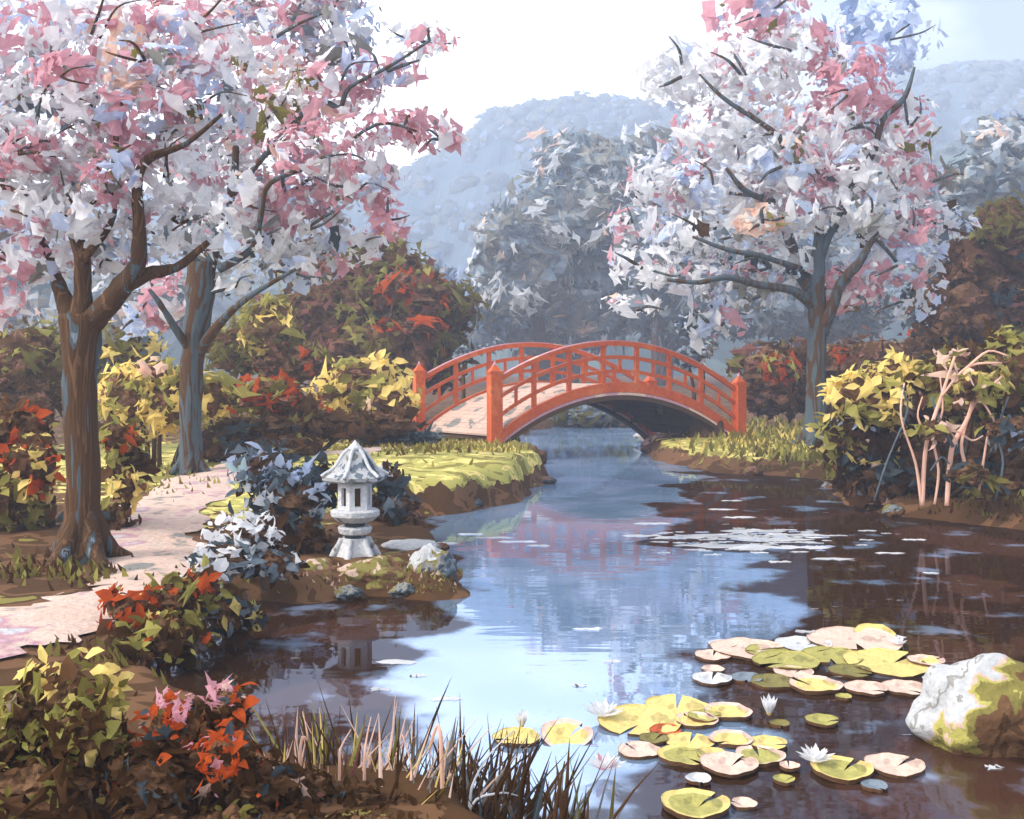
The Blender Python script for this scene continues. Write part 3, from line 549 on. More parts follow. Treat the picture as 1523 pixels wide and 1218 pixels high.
shrub('blue_leaf_shrub', 'dark slate leafed shrub close behind the right side of the stone lantern', 'bush', 15.3, [(580, 715, 26, 26, [('SL', 6), ('DB', 1.5), ('OW', .4)]), (590, 760, 36, 28, [('SL', 4), ('DB', 5), ('ST', 1)], -.2), (555, 765, 28, 40, [('DB', 5), ('SL', 3)], 0)], 11, 75, TWIGS, .66, kind='leaf', dens=1.3)
shrub('white_flower_shrub', 'low shrub covered with white flowers between path and lantern', 'bush', 12.0, [(365, 795, 50, 32, [('WH', 8), ('OW', 4), ('SL', 1.5), ('DB', .6)], -.5), (330, 830, 50, 30, [('OW', 3), ('WH', 3), ('SL', 2), ('ST', 2), ('DB', 1)], -.8), (400, 835, 50, 26, [('SL', 4), ('ST', 3), ('OW', 2), ('DB', 3)], -.6)], 11, 77, TWIGS, .62, kind='leaf', dens=1.5)
shrub('orange_leaf_shrub', 'shrub with big orange leaves overhanging the water below the white flowers', 'bush', 9.1, [(190, 905, 44, 30, [('OR', 6), ('LI', 1), ('MB', 1.5)], 0), (265, 890, 50, 34, [('OR', 4), ('LI', 2), ('DB', 2), ('YE', .8), ('OL', 1)], .2), (300, 870, 40, 30, [('OR', 2), ('OW', 2), ('LI', 2), ('DB', 2)], .5), (250, 945, 60, 34, [('LI', 2.5), ('YE', 1), ('OR', 1.2), ('DB', 4), ('OL', 2)], -.2), (340, 915, 50, 34, [('SL', 4), ('DB', 4), ('ST', 2), ('YE', .7), ('LI', .8)], .6)], 14, 79, TWIGS, .62, kind='leaf', dens=1.4, base=230)
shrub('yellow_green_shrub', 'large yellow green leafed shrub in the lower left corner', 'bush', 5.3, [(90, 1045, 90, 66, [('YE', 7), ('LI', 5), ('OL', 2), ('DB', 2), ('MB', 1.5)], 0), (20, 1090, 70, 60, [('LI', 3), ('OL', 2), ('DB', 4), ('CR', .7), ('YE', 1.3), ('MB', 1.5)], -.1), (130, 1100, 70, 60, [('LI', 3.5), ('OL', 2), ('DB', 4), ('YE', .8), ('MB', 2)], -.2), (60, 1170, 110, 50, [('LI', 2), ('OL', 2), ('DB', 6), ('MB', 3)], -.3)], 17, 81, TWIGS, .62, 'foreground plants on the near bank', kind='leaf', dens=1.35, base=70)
FL = [('OR', 4), ('DB', 5), ('MB', 3), ('SL', 1), ('CR', .7), ('PK', 1.2), ('LI', .5)]
shrub('red_flower_shrub', 'dark shrub with orange and pink flowers beside the yellow green shrub', 'bush', 5.25, [(260, 1090, 54, 50, FL, 0), (335, 1060, 40, 44, FL, .1), (330, 1130, 66, 50, FL, -.1), (230, 1160, 80, 50, [('DB', 6), ('MB', 3), ('SL', 2), ('OR', 1), ('LI', .4)], -.2), (380, 1170, 60, 46, [('DB', 6), ('MB', 3), ('SL', 1.6), ('OR', 1)], -.1)], 14, 83, TWIGS, .62, 'foreground plants on the near bank', kind='leaf', dens=1.4, base=300,
      extra=[('flower_cluster', [(330, 1035, 24, 22, [('OR', 5), ('CR', 2), ('PK', 2)], -.3), (258, 1050, 26, 30, [('PK', 3), ('OR', 4)], -.4), (325, 1125, 34, 36, [('OR', 6), ('PK', 1)], -.5)], 8.5, 'shard', .8)])
shrub('sedge', 'low dark brown sedge tangle behind the reeds at the bottom left', 'plant', 5.35, [(440, 1180, 60, 40, [('DB', 7), ('MB', 3), ('SL', 1), ('RB', .8), ('CR', .4)], 0), (530, 1200, 60, 34, [('DB', 7), ('MB', 3), ('SL', 1), ('LI', .6)], 0), (620, 1220, 60, 30, [('DB', 8), ('MB', 2), ('SL', 1)], 0), (400, 1215, 80, 40, [('DB', 7), ('MB', 3)], 0)], 11, 84, TWIGS, .7, 'foreground plants on the near bank', kind='leaf', dens=1.2, base=480)
shrub('sedge', 'lowest brown sedge tuft cut by the bottom edge below the red flowers', 'plant', 4.9, [(330, 1240, 70, 36, [('DB', 6), ('MB', 4), ('OL', 1), ('LI', .5)], 0), (430, 1240, 70, 36, [('DB', 6), ('MB', 4), ('SL', 1)], 0), (540, 1245, 60, 36, [('DB', 7), ('MB', 3), ('LI', .6)], 0), (630, 1252, 50, 30, [('DB', 7), ('MB', 3)], 0), (220, 1235, 70, 36, [('DB', 6), ('MB', 4)], 0)], 11, 86, TWIGS, .75, 'foreground plants on the near bank', kind='leaf', dens=1.2, base=420)
# right bank
shrub('yellow_blossom_shrub', 'yellow flowered shrub on the right bank beside the cherry trunk', 'bush', 18.8, [(1290, 590, 66, 40, [('YE', 7), ('LI', 3), ('DB', 1.5), ('OL', 1)], -.8), (1250, 650, 40, 30, [('LI', 4), ('OL', 2), ('YE', 2), ('DB', 1)], -.3), (1330, 560, 50, 30, [('YE', 3), ('MB', 3), ('LI', 2), ('DB', 2)], -.3), (1290, 650, 60, 44, [('DB', 5), ('SL', 2.2), ('YE', 1.4), ('LI', 1), ('LB', .8), ('CR', .7)], -.3), (1320, 710, 66, 46, [('DB', 7), ('SL', 3), ('MB', 2), ('CR', .6)], -.2), (1260, 690, 30, 40, [('DB', 5), ('LI', 2), ('OL', 2)], .2)], 12, 85, TWIGS, .66, kind='leaf', dens=1.4)
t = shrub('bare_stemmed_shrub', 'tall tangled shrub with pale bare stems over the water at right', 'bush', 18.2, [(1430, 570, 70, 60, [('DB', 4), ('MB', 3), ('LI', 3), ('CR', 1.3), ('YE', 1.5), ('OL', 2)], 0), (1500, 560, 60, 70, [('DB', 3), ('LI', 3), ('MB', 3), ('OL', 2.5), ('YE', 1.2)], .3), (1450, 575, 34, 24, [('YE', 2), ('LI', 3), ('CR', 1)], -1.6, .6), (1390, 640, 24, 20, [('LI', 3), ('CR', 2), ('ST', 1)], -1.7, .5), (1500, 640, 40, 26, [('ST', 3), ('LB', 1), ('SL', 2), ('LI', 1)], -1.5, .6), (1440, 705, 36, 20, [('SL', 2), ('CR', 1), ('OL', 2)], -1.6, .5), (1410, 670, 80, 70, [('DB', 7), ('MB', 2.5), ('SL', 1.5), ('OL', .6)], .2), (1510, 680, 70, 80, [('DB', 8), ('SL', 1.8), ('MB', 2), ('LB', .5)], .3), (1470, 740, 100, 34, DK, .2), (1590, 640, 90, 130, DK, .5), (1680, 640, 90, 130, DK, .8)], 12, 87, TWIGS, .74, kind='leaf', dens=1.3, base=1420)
for st in [[(1372, 752, 7), (1374, 700, 7), (1380, 650, 6), (1400, 590, 5), (1420, 530, 4)], [(1408, 752, 7), (1412, 700, 8), (1418, 660, 8), (1440, 620, 6), (1455, 560, 4)], [(1418, 665, 6), (1400, 630, 5), (1385, 590, 3)], [(1440, 700, 6), (1430, 660, 5), (1450, 600, 4), (1490, 560, 3)],
           [(1400, 590, 4), (1440, 545, 4), (1490, 540, 3)], [(1455, 740, 4), (1462, 690, 4), (1470, 640, 3)], [(1370, 750, 5), (1362, 690, 4), (1340, 620, 3), (1345, 570, 2)], [(1300, 745, 3), (1318, 690, 3), (1330, 660, 2)], [(1390, 750, 4), (1396, 700, 4), (1388, 650, 4), (1402, 610, 3), (1398, 560, 2)], [(1418, 600, 4), (1450, 590, 4), (1470, 610, 3), (1490, 650, 2)], [(1380, 650, 4), (1365, 620, 3), (1372, 590, 2)], [(1480, 745, 4), (1492, 690, 4), (1484, 640, 3), (1500, 590, 3)], [(1425, 640, 4), (1445, 655, 3), (1462, 648, 2)], [(1384, 700, 3), (1400, 680, 3), (1412, 690, 2)], [(1440, 545, 4), (1470, 522, 3), (1500, 530, 3)], [(1330, 660, 3), (1350, 610, 3), (1342, 575, 2)]]:
    m = MB(); tube(m, [P(x, y, 16.7 + rnd.uniform(-.1, .1)) for x, y, w in st], [w * .5 * 16.7 / F for x, y, w in st], 'CR' if rnd.random() < .6 else 'ST', 6, 3, .1); m.build('bare_stem', t, True)
shrub('dark_round_bush', 'small round slate bush with white blooms behind the right bridge rail', 'bush', 33.5, [(1022, 532, 19, 18, [('SL', 8)]), (1047, 514, 20, 18, [('WH', 4), ('ST', 2)])], 7, 91, TWIGS_GREY, .9)
shrub('dark_round_bush', 'tiny round slate bush poking up behind the left bridge rail', 'bush', 35, [(688, 527, 12, 12, [('SL', 8)])], 6, 93, TWIGS_GREY, .95)
shrub('grassy_mound', 'lime green mound seen through the arch on the far shore', 'bush', 43, [(870, 618, 50, 20, [('GR', 4), ('OL', 4), ('LI', 2)]), (940, 612, 50, 26, [('OL', 5), ('LI', 3), ('GR', 2)]), (820, 606, 40, 30, [('GR', 5), ('ST', 3)], 3), (900, 600, 70, 26, [('GR', 5), ('OL', 1)], 4)], 9, 95, TWIGS_GREY, .75, asp=1.8)

# ---------------------------------------------------------------- arched bridge
def bridge():
    NL, NR, w = Vector((-.36, 28.0, 0)), Vector((6.25, 30.6, 0)), Vector((-2.15, 2.6, 0))
    ax = (NR - NL); L = ax.length; ud = ax.normalized(); side = Vector((-ud.y, ud.x, 0))
    t = thing('arched_bridge', 'orange red wooden arched footbridge with curved railings over the stream', 'bridge', (NL + NR + w) / 2 + Vector((0, 0, .5)))
    def s(u): return 1 - (2 * u - 1) ** 2
    def zdeck(u): return .62 - .1 * u + 1.34 * s(u) ** .92
    def ztop(u): return 2.12 - .32 * u + 1.12 * s(u)
    us = [i / 36 for i in range(37)]
    def arc(o, zf, a=0.0, b=1.0): return [NL + o + ax * (a + (b - a) * u) + Vector((0, 0, zf(a + (b - a) * u))) for u in us]
    # deck
    m = MB(); vs = []
    for u in us:
        for o in (Vector(), w):
            p = NL + o * 1.0 + ax * u; vs += [p + Vector((0, 0, zdeck(u))), p + Vector((0, 0, zdeck(u) - .10))]
    fs = []
    for i in range(36):
        a = i * 4; b = a + 4; fs += [(a, b, b + 2, a + 2), (a + 1, a + 3, b + 3, b + 1)]
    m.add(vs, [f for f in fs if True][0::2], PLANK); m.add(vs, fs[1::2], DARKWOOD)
    m.build('deck', t)
    for i in range(46):
        u = (i + .5) / 46; m = MB(); p = NL + ax * u; d = ax / 46 * .44; zc = zdeck(u) + .028; sl = (zdeck(u + .005) - zdeck(u - .005)) / .01 / 46 * .44
        q = [p - d + w * .04, p + d + w * .04, p + d + w * .96, p - d + w * .96]; vv = [Vector((a.x, a.y, zc + g * sl + hh)) for hh in (-.022, 0) for a, g in zip(q, (-1, 1, 1, -1))]
        m.add(vv, [(3, 2, 1, 0), (4, 5, 6, 7), (0, 1, 5, 4), (1, 2, 6, 5), (2, 3, 7, 6), (3, 0, 4, 7)], PLANK); m.build('plank', t)
    # transverse joists under the deck
    for i in range(1, 12):
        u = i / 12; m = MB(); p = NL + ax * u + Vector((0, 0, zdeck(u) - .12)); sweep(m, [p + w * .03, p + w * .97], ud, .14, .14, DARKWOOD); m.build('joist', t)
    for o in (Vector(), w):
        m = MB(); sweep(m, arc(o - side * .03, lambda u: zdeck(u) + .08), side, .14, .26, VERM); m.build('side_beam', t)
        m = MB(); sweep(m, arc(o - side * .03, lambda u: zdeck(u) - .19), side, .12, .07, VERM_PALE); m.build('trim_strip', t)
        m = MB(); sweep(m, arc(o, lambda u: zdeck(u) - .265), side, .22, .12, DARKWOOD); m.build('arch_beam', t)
        m = MB(); sweep(m, arc(o, ztop), side, .16, .12, VERM); m.build('top_rail', t)
        m = MB(); sweep(m, arc(o, lambda u: ztop(u) + .025, .02, .98), side, .13, .03, VERM_PALE); m.build('rail_highlight', t)  # pale strip paints a highlight along the top rail
        m = MB(); sweep(m, arc(o, lambda u: ztop(u) * .68 + zdeck(u) * .32, .01, .99), side, .09, .10, VERM); m.build('middle_rail', t)
        m = MB(); sweep(m, arc(o, lambda u: ztop(u) * .36 + zdeck(u) * .64, .01, .99), side, .09, .10, VERM); m.build('lower_rail', t)
        for k, u in enumerate([.14, .28, .42, .56, .70, .84]):
            m = MB(); p = NL + o + ax * u; box(m, (p.x, p.y, zdeck(u) - .18), .11, .11, ztop(u) - zdeck(u) + .17, VERM, math.atan2(ud.y, ud.x)); m.build('rail_post', t)
        for k, u in enumerate([.07, .21, .35, .49, .63, .77, .92]):
            m = MB(); p = NL + o + ax * u; z0 = ztop(u) * .36 + zdeck(u) * .64; box(m, (p.x, p.y, z0 - .05), .07, .07, (ztop(u) * .68 + zdeck(u) * .32) - z0, VERM, math.atan2(ud.y, ud.x)); m.build('baluster', t)
        for u in (0, 1):
            p = NL + o + ax * (u + (-.012 if u == 0 else .012)); m = MB(); a = math.atan2(ud.y, ud.x)
            wd = .31 if (u == 0 and o.length < .1) else .27
            box(m, (p.x, p.y, -.1), wd, .34, ztop(u) + .22, VERM, a); q = m.build('end_post', t)
            m = MB(); box(m, (p.x, p.y, ztop(u) + .122), wd + .07, .34, .05, VERM, a); box(m, (p.x, p.y, ztop(u) + .174), wd, .27, .16, VERM, a, .2); box(m, (p.x, p.y, ztop(u) + .336), wd * .24, .07, .10, VERM_PALE, a, .3); m.build('post_cap', q)
bridge()
# bank abutment in stone under the right end
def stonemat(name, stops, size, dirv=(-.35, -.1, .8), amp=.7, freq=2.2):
    """stone whose moss bands, painted sunlit upper left and darker underside are broken up by noise"""
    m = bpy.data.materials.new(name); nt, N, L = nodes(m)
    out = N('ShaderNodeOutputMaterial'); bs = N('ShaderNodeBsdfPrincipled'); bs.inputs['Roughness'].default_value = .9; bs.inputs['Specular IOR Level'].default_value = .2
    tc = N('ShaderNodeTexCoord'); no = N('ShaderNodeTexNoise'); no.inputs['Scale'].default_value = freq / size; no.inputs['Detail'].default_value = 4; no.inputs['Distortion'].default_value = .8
    dt = N('ShaderNodeVectorMath'); dt.operation = 'DOT_PRODUCT'; dt.inputs[1].default_value = [q * .5 / size for q in dirv]  # paler towards dirv: the sunlit side is put into the stone colour
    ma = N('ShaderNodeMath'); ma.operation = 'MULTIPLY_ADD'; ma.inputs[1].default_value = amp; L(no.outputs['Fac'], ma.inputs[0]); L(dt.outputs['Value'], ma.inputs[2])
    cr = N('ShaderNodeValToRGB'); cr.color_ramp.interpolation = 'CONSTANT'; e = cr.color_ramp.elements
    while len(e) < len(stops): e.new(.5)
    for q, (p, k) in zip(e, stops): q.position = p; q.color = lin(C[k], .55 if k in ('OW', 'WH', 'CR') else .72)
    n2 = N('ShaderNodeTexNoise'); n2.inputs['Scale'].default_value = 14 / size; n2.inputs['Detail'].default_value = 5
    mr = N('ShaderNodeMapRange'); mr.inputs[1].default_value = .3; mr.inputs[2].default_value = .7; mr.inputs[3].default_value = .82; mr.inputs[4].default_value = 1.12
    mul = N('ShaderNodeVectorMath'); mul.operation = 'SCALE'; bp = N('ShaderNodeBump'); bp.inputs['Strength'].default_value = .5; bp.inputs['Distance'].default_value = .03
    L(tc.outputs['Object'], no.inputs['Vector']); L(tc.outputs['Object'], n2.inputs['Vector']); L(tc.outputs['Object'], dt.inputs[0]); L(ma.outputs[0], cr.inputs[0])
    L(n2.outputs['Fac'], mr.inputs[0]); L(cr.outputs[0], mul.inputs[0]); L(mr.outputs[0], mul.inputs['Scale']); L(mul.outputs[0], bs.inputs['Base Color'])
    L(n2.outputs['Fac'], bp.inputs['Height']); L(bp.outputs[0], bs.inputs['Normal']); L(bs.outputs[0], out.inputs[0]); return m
gr = 'boulders round the pond'
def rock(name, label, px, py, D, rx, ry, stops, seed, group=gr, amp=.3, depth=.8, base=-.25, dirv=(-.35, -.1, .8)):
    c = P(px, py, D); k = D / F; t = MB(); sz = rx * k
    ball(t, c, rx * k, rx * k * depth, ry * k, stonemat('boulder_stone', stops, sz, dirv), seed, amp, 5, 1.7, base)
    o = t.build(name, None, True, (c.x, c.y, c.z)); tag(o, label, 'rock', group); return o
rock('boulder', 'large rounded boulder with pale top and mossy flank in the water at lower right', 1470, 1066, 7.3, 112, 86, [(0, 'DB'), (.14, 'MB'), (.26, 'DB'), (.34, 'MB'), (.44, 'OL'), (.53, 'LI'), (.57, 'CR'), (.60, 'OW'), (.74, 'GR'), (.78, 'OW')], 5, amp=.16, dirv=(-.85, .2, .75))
rock('boulder', 'grey boulder at the tip of the lantern bank', 643, 852, 12.2, 34, 42, [(0, 'SL'), (.3, 'ST'), (.42, 'SL'), (.5, 'GR'), (.62, 'OL'), (.7, 'OW')], 9, amp=.25)
rock('boulder', 'brown mossy boulder below the stone lantern', 560, 862, 12.2, 62, 30, [(0, 'MB'), (.3, 'OL'), (.38, 'MB'), (.48, 'OL'), (.58, 'CR')], 13, amp=.25, depth=.7)
rock('boulder', 'low brown boulder left of the lantern base', 475, 862, 12.4, 46, 28, [(0, 'DB'), (.3, 'MB'), (.42, 'RB'), (.5, 'OL'), (.6, 'CR')], 17, amp=.25, depth=.7)
rock('flat_stone', 'flat white slab lying right of the lantern base', 612, 812, 13.6, 44, 9, [(0, 'GR'), (.3, 'OW'), (.5, 'WH')], 21, amp=.15)
rock('boulder', 'rosy boulder at the foot of the bridge arch', 983, 662, 31, 27, 16, [(0, 'MB'), (.3, 'RB'), (.55, 'CR')], 27)
rock('boulder', 'pale grey boulder on the far side of the bridge arch', 966, 650, 34.5, 22, 14, [(0, 'ST'), (.4, 'GR'), (.5, 'OW')], 29)
rock('boulder', 'dark bank stone under the right end of the bridge', 1058, 668, 30.6, 46, 44, [(0, 'DB'), (.5, 'MB'), (.6, 'DB')], 31, depth=.5)
rock('boulder', 'brown bank stone under the near left bridge post', 778, 688, 27.3, 30, 32, [(0, 'DB'), (.3, 'MB'), (.6, 'OL')], 34)
rs0 = random.Random(4)
for i, (px, py, rr, lab) in enumerate([(420, 878, 16, 'small grey stone at the left end of the lantern bank'), (655, 815, 12, 'small mossy stone on the upper tip of the lantern bank'), (600, 880, 20, 'small brown stone at the waterline below the lantern'), (1240, 722, 16, 'small dark stone where the right bank turns'), (1330, 762, 18, 'small stone below the pale bare stems'), (815, 716, 12, 'small stone at the tip of the left bank'), (700, 752, 18, 'small brown stone under the overhanging left bank'), (1120, 703, 14, 'small stone at the grassy right bank below the bridge'), (520, 884, 22, 'long mossy stone at the waterline straight below the lantern'), (450, 840, 14, 'pale stone on top of the lantern bank left of its base'), (590, 832, 16, 'pale stone on the lantern bank between lantern and grey boulder')]):
    x, y = W0(px, py, .05); k = y / F
    rock('stone', lab, px, HOR + (H - .05) / y * F, y, rr, rr * .6, [(0, 'DB'), (.3, rs0.choice(['MB', 'SL'])), (.5, rs0.choice(['ST', 'GR', 'RB'])), (.62, 'OL')], 40 + i, 'small stones along the shore')

# ---------------------------------------------------------------- stone lantern
def lantern():
    D = 13.0; c = P(528, 838, D); k = D / F; gz = g1(c.x, c.y); zz = lambda y: P(528, y, D).z - 0
    t = thing('stone_lantern', 'pale stone garden lantern with onion shaped roof on the lantern bank', 'lantern', (c.x, c.y, gz))
    X = (c.x, c.y, 0); a0 = .35
    m = MB(); b0 = zz(838) - .05; vs_pts = 6
    lathe(m, X, [(.30, min(b0, gz - .03)), (.29, zz(832)), (.235, zz(824)), (.20, zz(812)), (.165, zz(800)), (.16, zz(799))], 6, STONE, a0); p = m.build('base', t)
    for i in range(6):
        a = a0 + 6.28319 * i / 6; m = MB()
        tube(m, [(c.x + math.cos(a) * .16, c.y + math.sin(a) * .16, zz(800)), (c.x + math.cos(a) * .21, c.y + math.sin(a) * .21, zz(812)), (c.x + math.cos(a) * .31, c.y + math.sin(a) * .31, zz(834))], [.03, .035, .045], STONE, 8); m.build('foot', p, True)
    m = MB(); lathe(m, X, [(.125, zz(799) - .003), (.125, zz(774))], 12, LANTERN_DARK); m.build('neck', t, False)
    m = MB(); lathe(m, X, [(.16, zz(794)), (.19, zz(792)), (.205, zz(785)), (.19, zz(782))], 12, STONE); m.build('collar', t)
    m = MB(); lathe(m, X, [(.17, zz(776)), (.22, zz(774)), (.29, zz(766)), (.295, zz(759)), (.26, zz(757)), (.20, zz(757) + .001)], 12, STONE); m.build('platform', t)
    m = MB(); zb, zt = zz(757) + .002, zz(716); ro, ri = .205, .165
    for i in range(6):
        aa, ab = a0 + 6.28319 * i / 6, a0 + 6.28319 * (i + 1) / 6
        A, B = Vector((math.cos(aa), math.sin(aa), 0)), Vector((math.cos(ab), math.sin(ab), 0)); cc = Vector(X)
        def q(u, z, r): return cc + (A * (1 - u) + B * u) * r + Vector((0, 0, z))
        u0, u1, z0, z1 = .30, .70, zb + (zt - zb) * .14, zb + (zt - zb) * .80
        mid = (A + B) / 2
        if mid.y < .5:
            o = [q(0, zb, ro), q(1, zb, ro), q(1, zt, ro), q(0, zt, ro)]; w_ = [q(u0, z0, ro), q(u1, z0, ro), q(u1, z1, ro), q(u0, z1, ro)]; n_ = [q(u0, z0, ri), q(u1, z0, ri), q(u1, z1, ri), q(u0, z1, ri)]
            m.add(o + w_ + n_, [(0, 1, 5, 4), (1, 2, 6, 5), (2, 3, 7, 6), (3, 0, 4, 7), (4, 5, 9, 8), (5, 6, 10, 9), (6, 7, 11, 10), (7, 4, 8, 11)], STONE)
        else: m.add([q(0, zb, ro), q(1, zb, ro), q(1, zt, ro), q(0, zt, ro)], [(0, 1, 2, 3)], STONE)
    m.build('light_box', t)
    m = MB(); lathe(m, X, [(.150, zb + .004), (.150, zt - .004)], 6, DARKWOOD, a0); m.build('shade_core', t)  # dark solid core stands in for the shade inside the windows
    m = MB(); lathe(m, X, [(.20, zt + .001), (.33, zz(716)), (.385, zz(713)), (.395, zz(708)), (.34, zz(703)), (.27, zz(698)), (.215, zz(690)), (.175, zz(682)), (.13, zz(674)), (.075, zz(668))], 6, ROOF_STONE, a0); r = m.build('roof', t)
    for i in range(6):
        a = a0 + 6.28319 * i / 6; m = MB(); pr = [(.40, zz(707)), (.34, zz(702)), (.27, zz(697)), (.215, zz(689)), (.175, zz(681)), (.13, zz(673)), (.08, zz(668))]
        tube(m, [(c.x + math.cos(a) * q_, c.y + math.sin(a) * q_, z_) for q_, z_ in pr], [.022] * 7, STONE, 6, 0, 0); m.build('roof_ridge', r, True)
    m = MB(); lathe(m, X, [(.06, zz(670)), (.095, zz(667)), (.075, zz(664)), (.045, zz(661)), (.02, zz(657)), (.004, zz(654))], 10, STONE); m.build('finial', t, True)
lantern()

# ---------------------------------------------------------------- lily pads
PADC = dict(cream=('CR', None), yellow=('YE', None), lime=('LI', None), white=('OW', None), grey=('ST', None), olive=('OL', None), orange=('OR', None), limerim=('LI', 'YE'), creamrim=('LI', 'CR'), yelcream=('YE', 'CR'))
PADM = {}
def padmat(k):
    if k not in PADM:
        c = C[k]; PADM[k] = paint('pad_' + k, [(0, tuple(int(v * .86) for v in c)), (.40, c), (.62, tuple(min(255, int(v * 1.03)) for v in c)), (.7, C['LI'] if k in ('YE', 'OL') else C['CR'])], 3.0, rough=.45, bump=.3, k=.68)
    return PADM[k]
def pad(px, py, rx, kind, label, tilt=0.0):
    x, y = W0(px, py, .015); r = rx * (1.2 if py < 1080 else 1.06) * y / F; rs = random.Random(int(px * 7 + py))
    t = thing('lily_pad', label, 'lily pad', (x, y, .0), 'lily pads on the pond')
    a0 = rs.uniform(0, 6.28); n = 26; inner, rim = PADC[kind]; notch = .22; ax = Vector((math.cos(a0), math.sin(a0), 0))
    def ring(q, z): return [Vector((x + r * q * (1 + .05 * math.sin(3 * a + a0)) * math.cos(a), y + r * q * (1 + .05 * math.sin(3 * a + a0)) * math.sin(a), z + (tilt + .02) * r * q * math.sin(a) + .02 * r * (math.sin(5 * a + a0) + .6 * math.sin(9 * a)) * q * q + .003 * (int(px) % 5))) for a in [a0 + notch / 2 + (6.28319 - notch) * i / n for i in range(n + 1)]]
    def band(m, ra, rb, mat): m.add(ra + rb, [(i, i + 1, n + 2 + i, n + 1 + i) for i in range(n)], mat)
    c = Vector((x, y, .006)) + ax * r * .12; m = MB(); kin = .80 if rim else 1.0
    r1, r2 = ring(kin * .6, .016), ring(kin, .020)
    m.add([c] + r1, [(0, i + 1, i + 2) for i in range(n)], padmat(inner)); band(m, r1, r2, padmat(inner))
    if not rim:
        lip = ring(1.02, .022 + .02 * r); under = ring(.99, .002); band(m, r2, lip, padmat(inner)); band(m, lip, under, padmat('MB'))
    m.build('leaf_blade', t)
    if rim:
        m = MB(); lip = ring(1.02, .026 + .03 * r); under = ring(.99, .002); band(m, r2, ring(.97, .026), padmat(rim)); band(m, ring(.97, .026), lip, padmat(rim)); band(m, lip, under, padmat('MB')); m.build('rim', t)
pads = [(1301, 941, 24, 'yellow', 'yellow pad farthest back on top of the far pad cluster', .15), (1272, 953, 56, 'cream', 'long cream pad at the back right of the far cluster'), (1112, 966, 44, 'cream', 'broad cream pad at the back left of the far cluster'),
        (1168, 984, 40, 'lime', 'lime pad in the middle of the far cluster'), (1235, 976, 38, 'lime', 'lime pad tucked between the long cream and long yellow pads'), (1325, 986, 56, 'yellow', 'longest yellow pad at the right end of the far cluster'),
        (1075, 958, 18, 'white', 'small white pad at the far left tip of the far cluster'), (1195, 959, 34, 'white', 'thin white pad edge behind the middle of the far cluster'), (1058, 1011, 24, 'white', 'white pad alone left of the far cluster'),
        (1150, 1014, 28, 'olive', 'olive pad in front of the far cluster'), (1212, 1020, 32, 'yelcream', 'yellow pad with cream rim in front of the far cluster'), (1288, 1025, 26, 'cream', 'smaller cream pad left in the pair near the boulder'), (1345, 1023, 28, 'cream', 'cream pad closest to the boulder top'),
        (1110, 1008, 20, 'grey', 'grey pad left of the olive one'), (1006, 1056, 40, 'yellow', 'yellow pad at the back of the middle raft', .1), (952, 1074, 50, 'yellow', 'widest yellow pad at the left of the middle raft', .05), (1048, 1067, 20, 'lime', 'small lime pad right of the yellow raft'),
        (1082, 1060, 29, 'yelcream', 'cream rimmed yellow pad right of the middle raft'), (990, 1086, 22, 'orange', 'small orange pad at the front of the middle raft'), (1223, 1073, 20, 'lime', 'narrow lime pad in open brown water'), (950, 1116, 30, 'cream', 'cream pad at the left of the near raft'),
        (1025, 1104, 34, 'yellow', 'yellow pad at the back of the near raft'), (1020, 1124, 38, 'limerim', 'lime pad with yellow rim in the near raft'), (1087, 1101, 30, 'yelcream', 'yellow centred pad with cream rim in the near raft'), (1142, 1107, 27, 'yellow', 'thin yellow pad at the right of the near raft'),
        (1130, 1125, 34, 'creamrim', 'lime pad with cream rim at the right of the near raft'), (1084, 1139, 40, 'cream', 'big cream pad at the front of the near raft'), (1174, 1142, 14, 'cream', 'tiny cream pad right of the near raft'), (1252, 1146, 42, 'limerim', 'round lime pad with yellow rim beside the right water lily'),
        (1331, 1139, 40, 'cream', 'large cream pad next to the boulder foot'), (1166, 1160, 15, 'lime', 'tiny lime pad in front of the near raft'), (1039, 1161, 18, 'white', 'small white pad in front of the near raft'), (1034, 1200, 47, 'limerim', 'biggest pad nearest the bottom edge, yellow rimmed'),
        (1106, 1196, 18, 'cream', 'small cream pad near the bottom edge'), (1301, 1169, 18, 'grey', 'small grey pad below the large cream pad'), (1386, 988, 12, 'olive', 'small olive pad left of the boulder top'), (768, 1098, 33, 'yellow', 'yellow pad left in the pair behind the reeds'), (842, 1096, 36, 'yelcream', 'curled yellow pad right in the pair behind the reeds', .25),
        (1160, 1076, 12, 'olive', 'tiny olive pad beside the floating lily bud'), (1060, 995, 14, 'cream', 'tiny cream pad above the lone white pad'), (1255, 1036, 10, 'lime', 'tiny lime pad below the far cluster'), (1140, 968, 26, 'lime', 'lime pad wedged between the two leftmost cream pads of the far cluster'), (1378, 984, 22, 'cream', 'cream pad at the right tip of the far cluster'),
        (1265, 998, 26, 'olive', 'olive pad under the front edge of the far cluster'), (1180, 1000, 24, 'cream', 'cream pad between the lime and olive pads'), (1060, 975, 22, 'cream', 'cream pad at the front left corner of the far cluster'), (972, 1100, 20, 'olive', 'small olive pad between the near raft and its left cream pad'),
        (1060, 1122, 22, 'yellow', 'small yellow pad in the heart of the near raft'), (1035, 1072, 26, 'yelcream', 'cream rimmed yellow pad at the front right of the middle raft'), (1395, 1012, 18, 'white', 'small white pad against the boulder top')]
for p in pads: pad(*p)

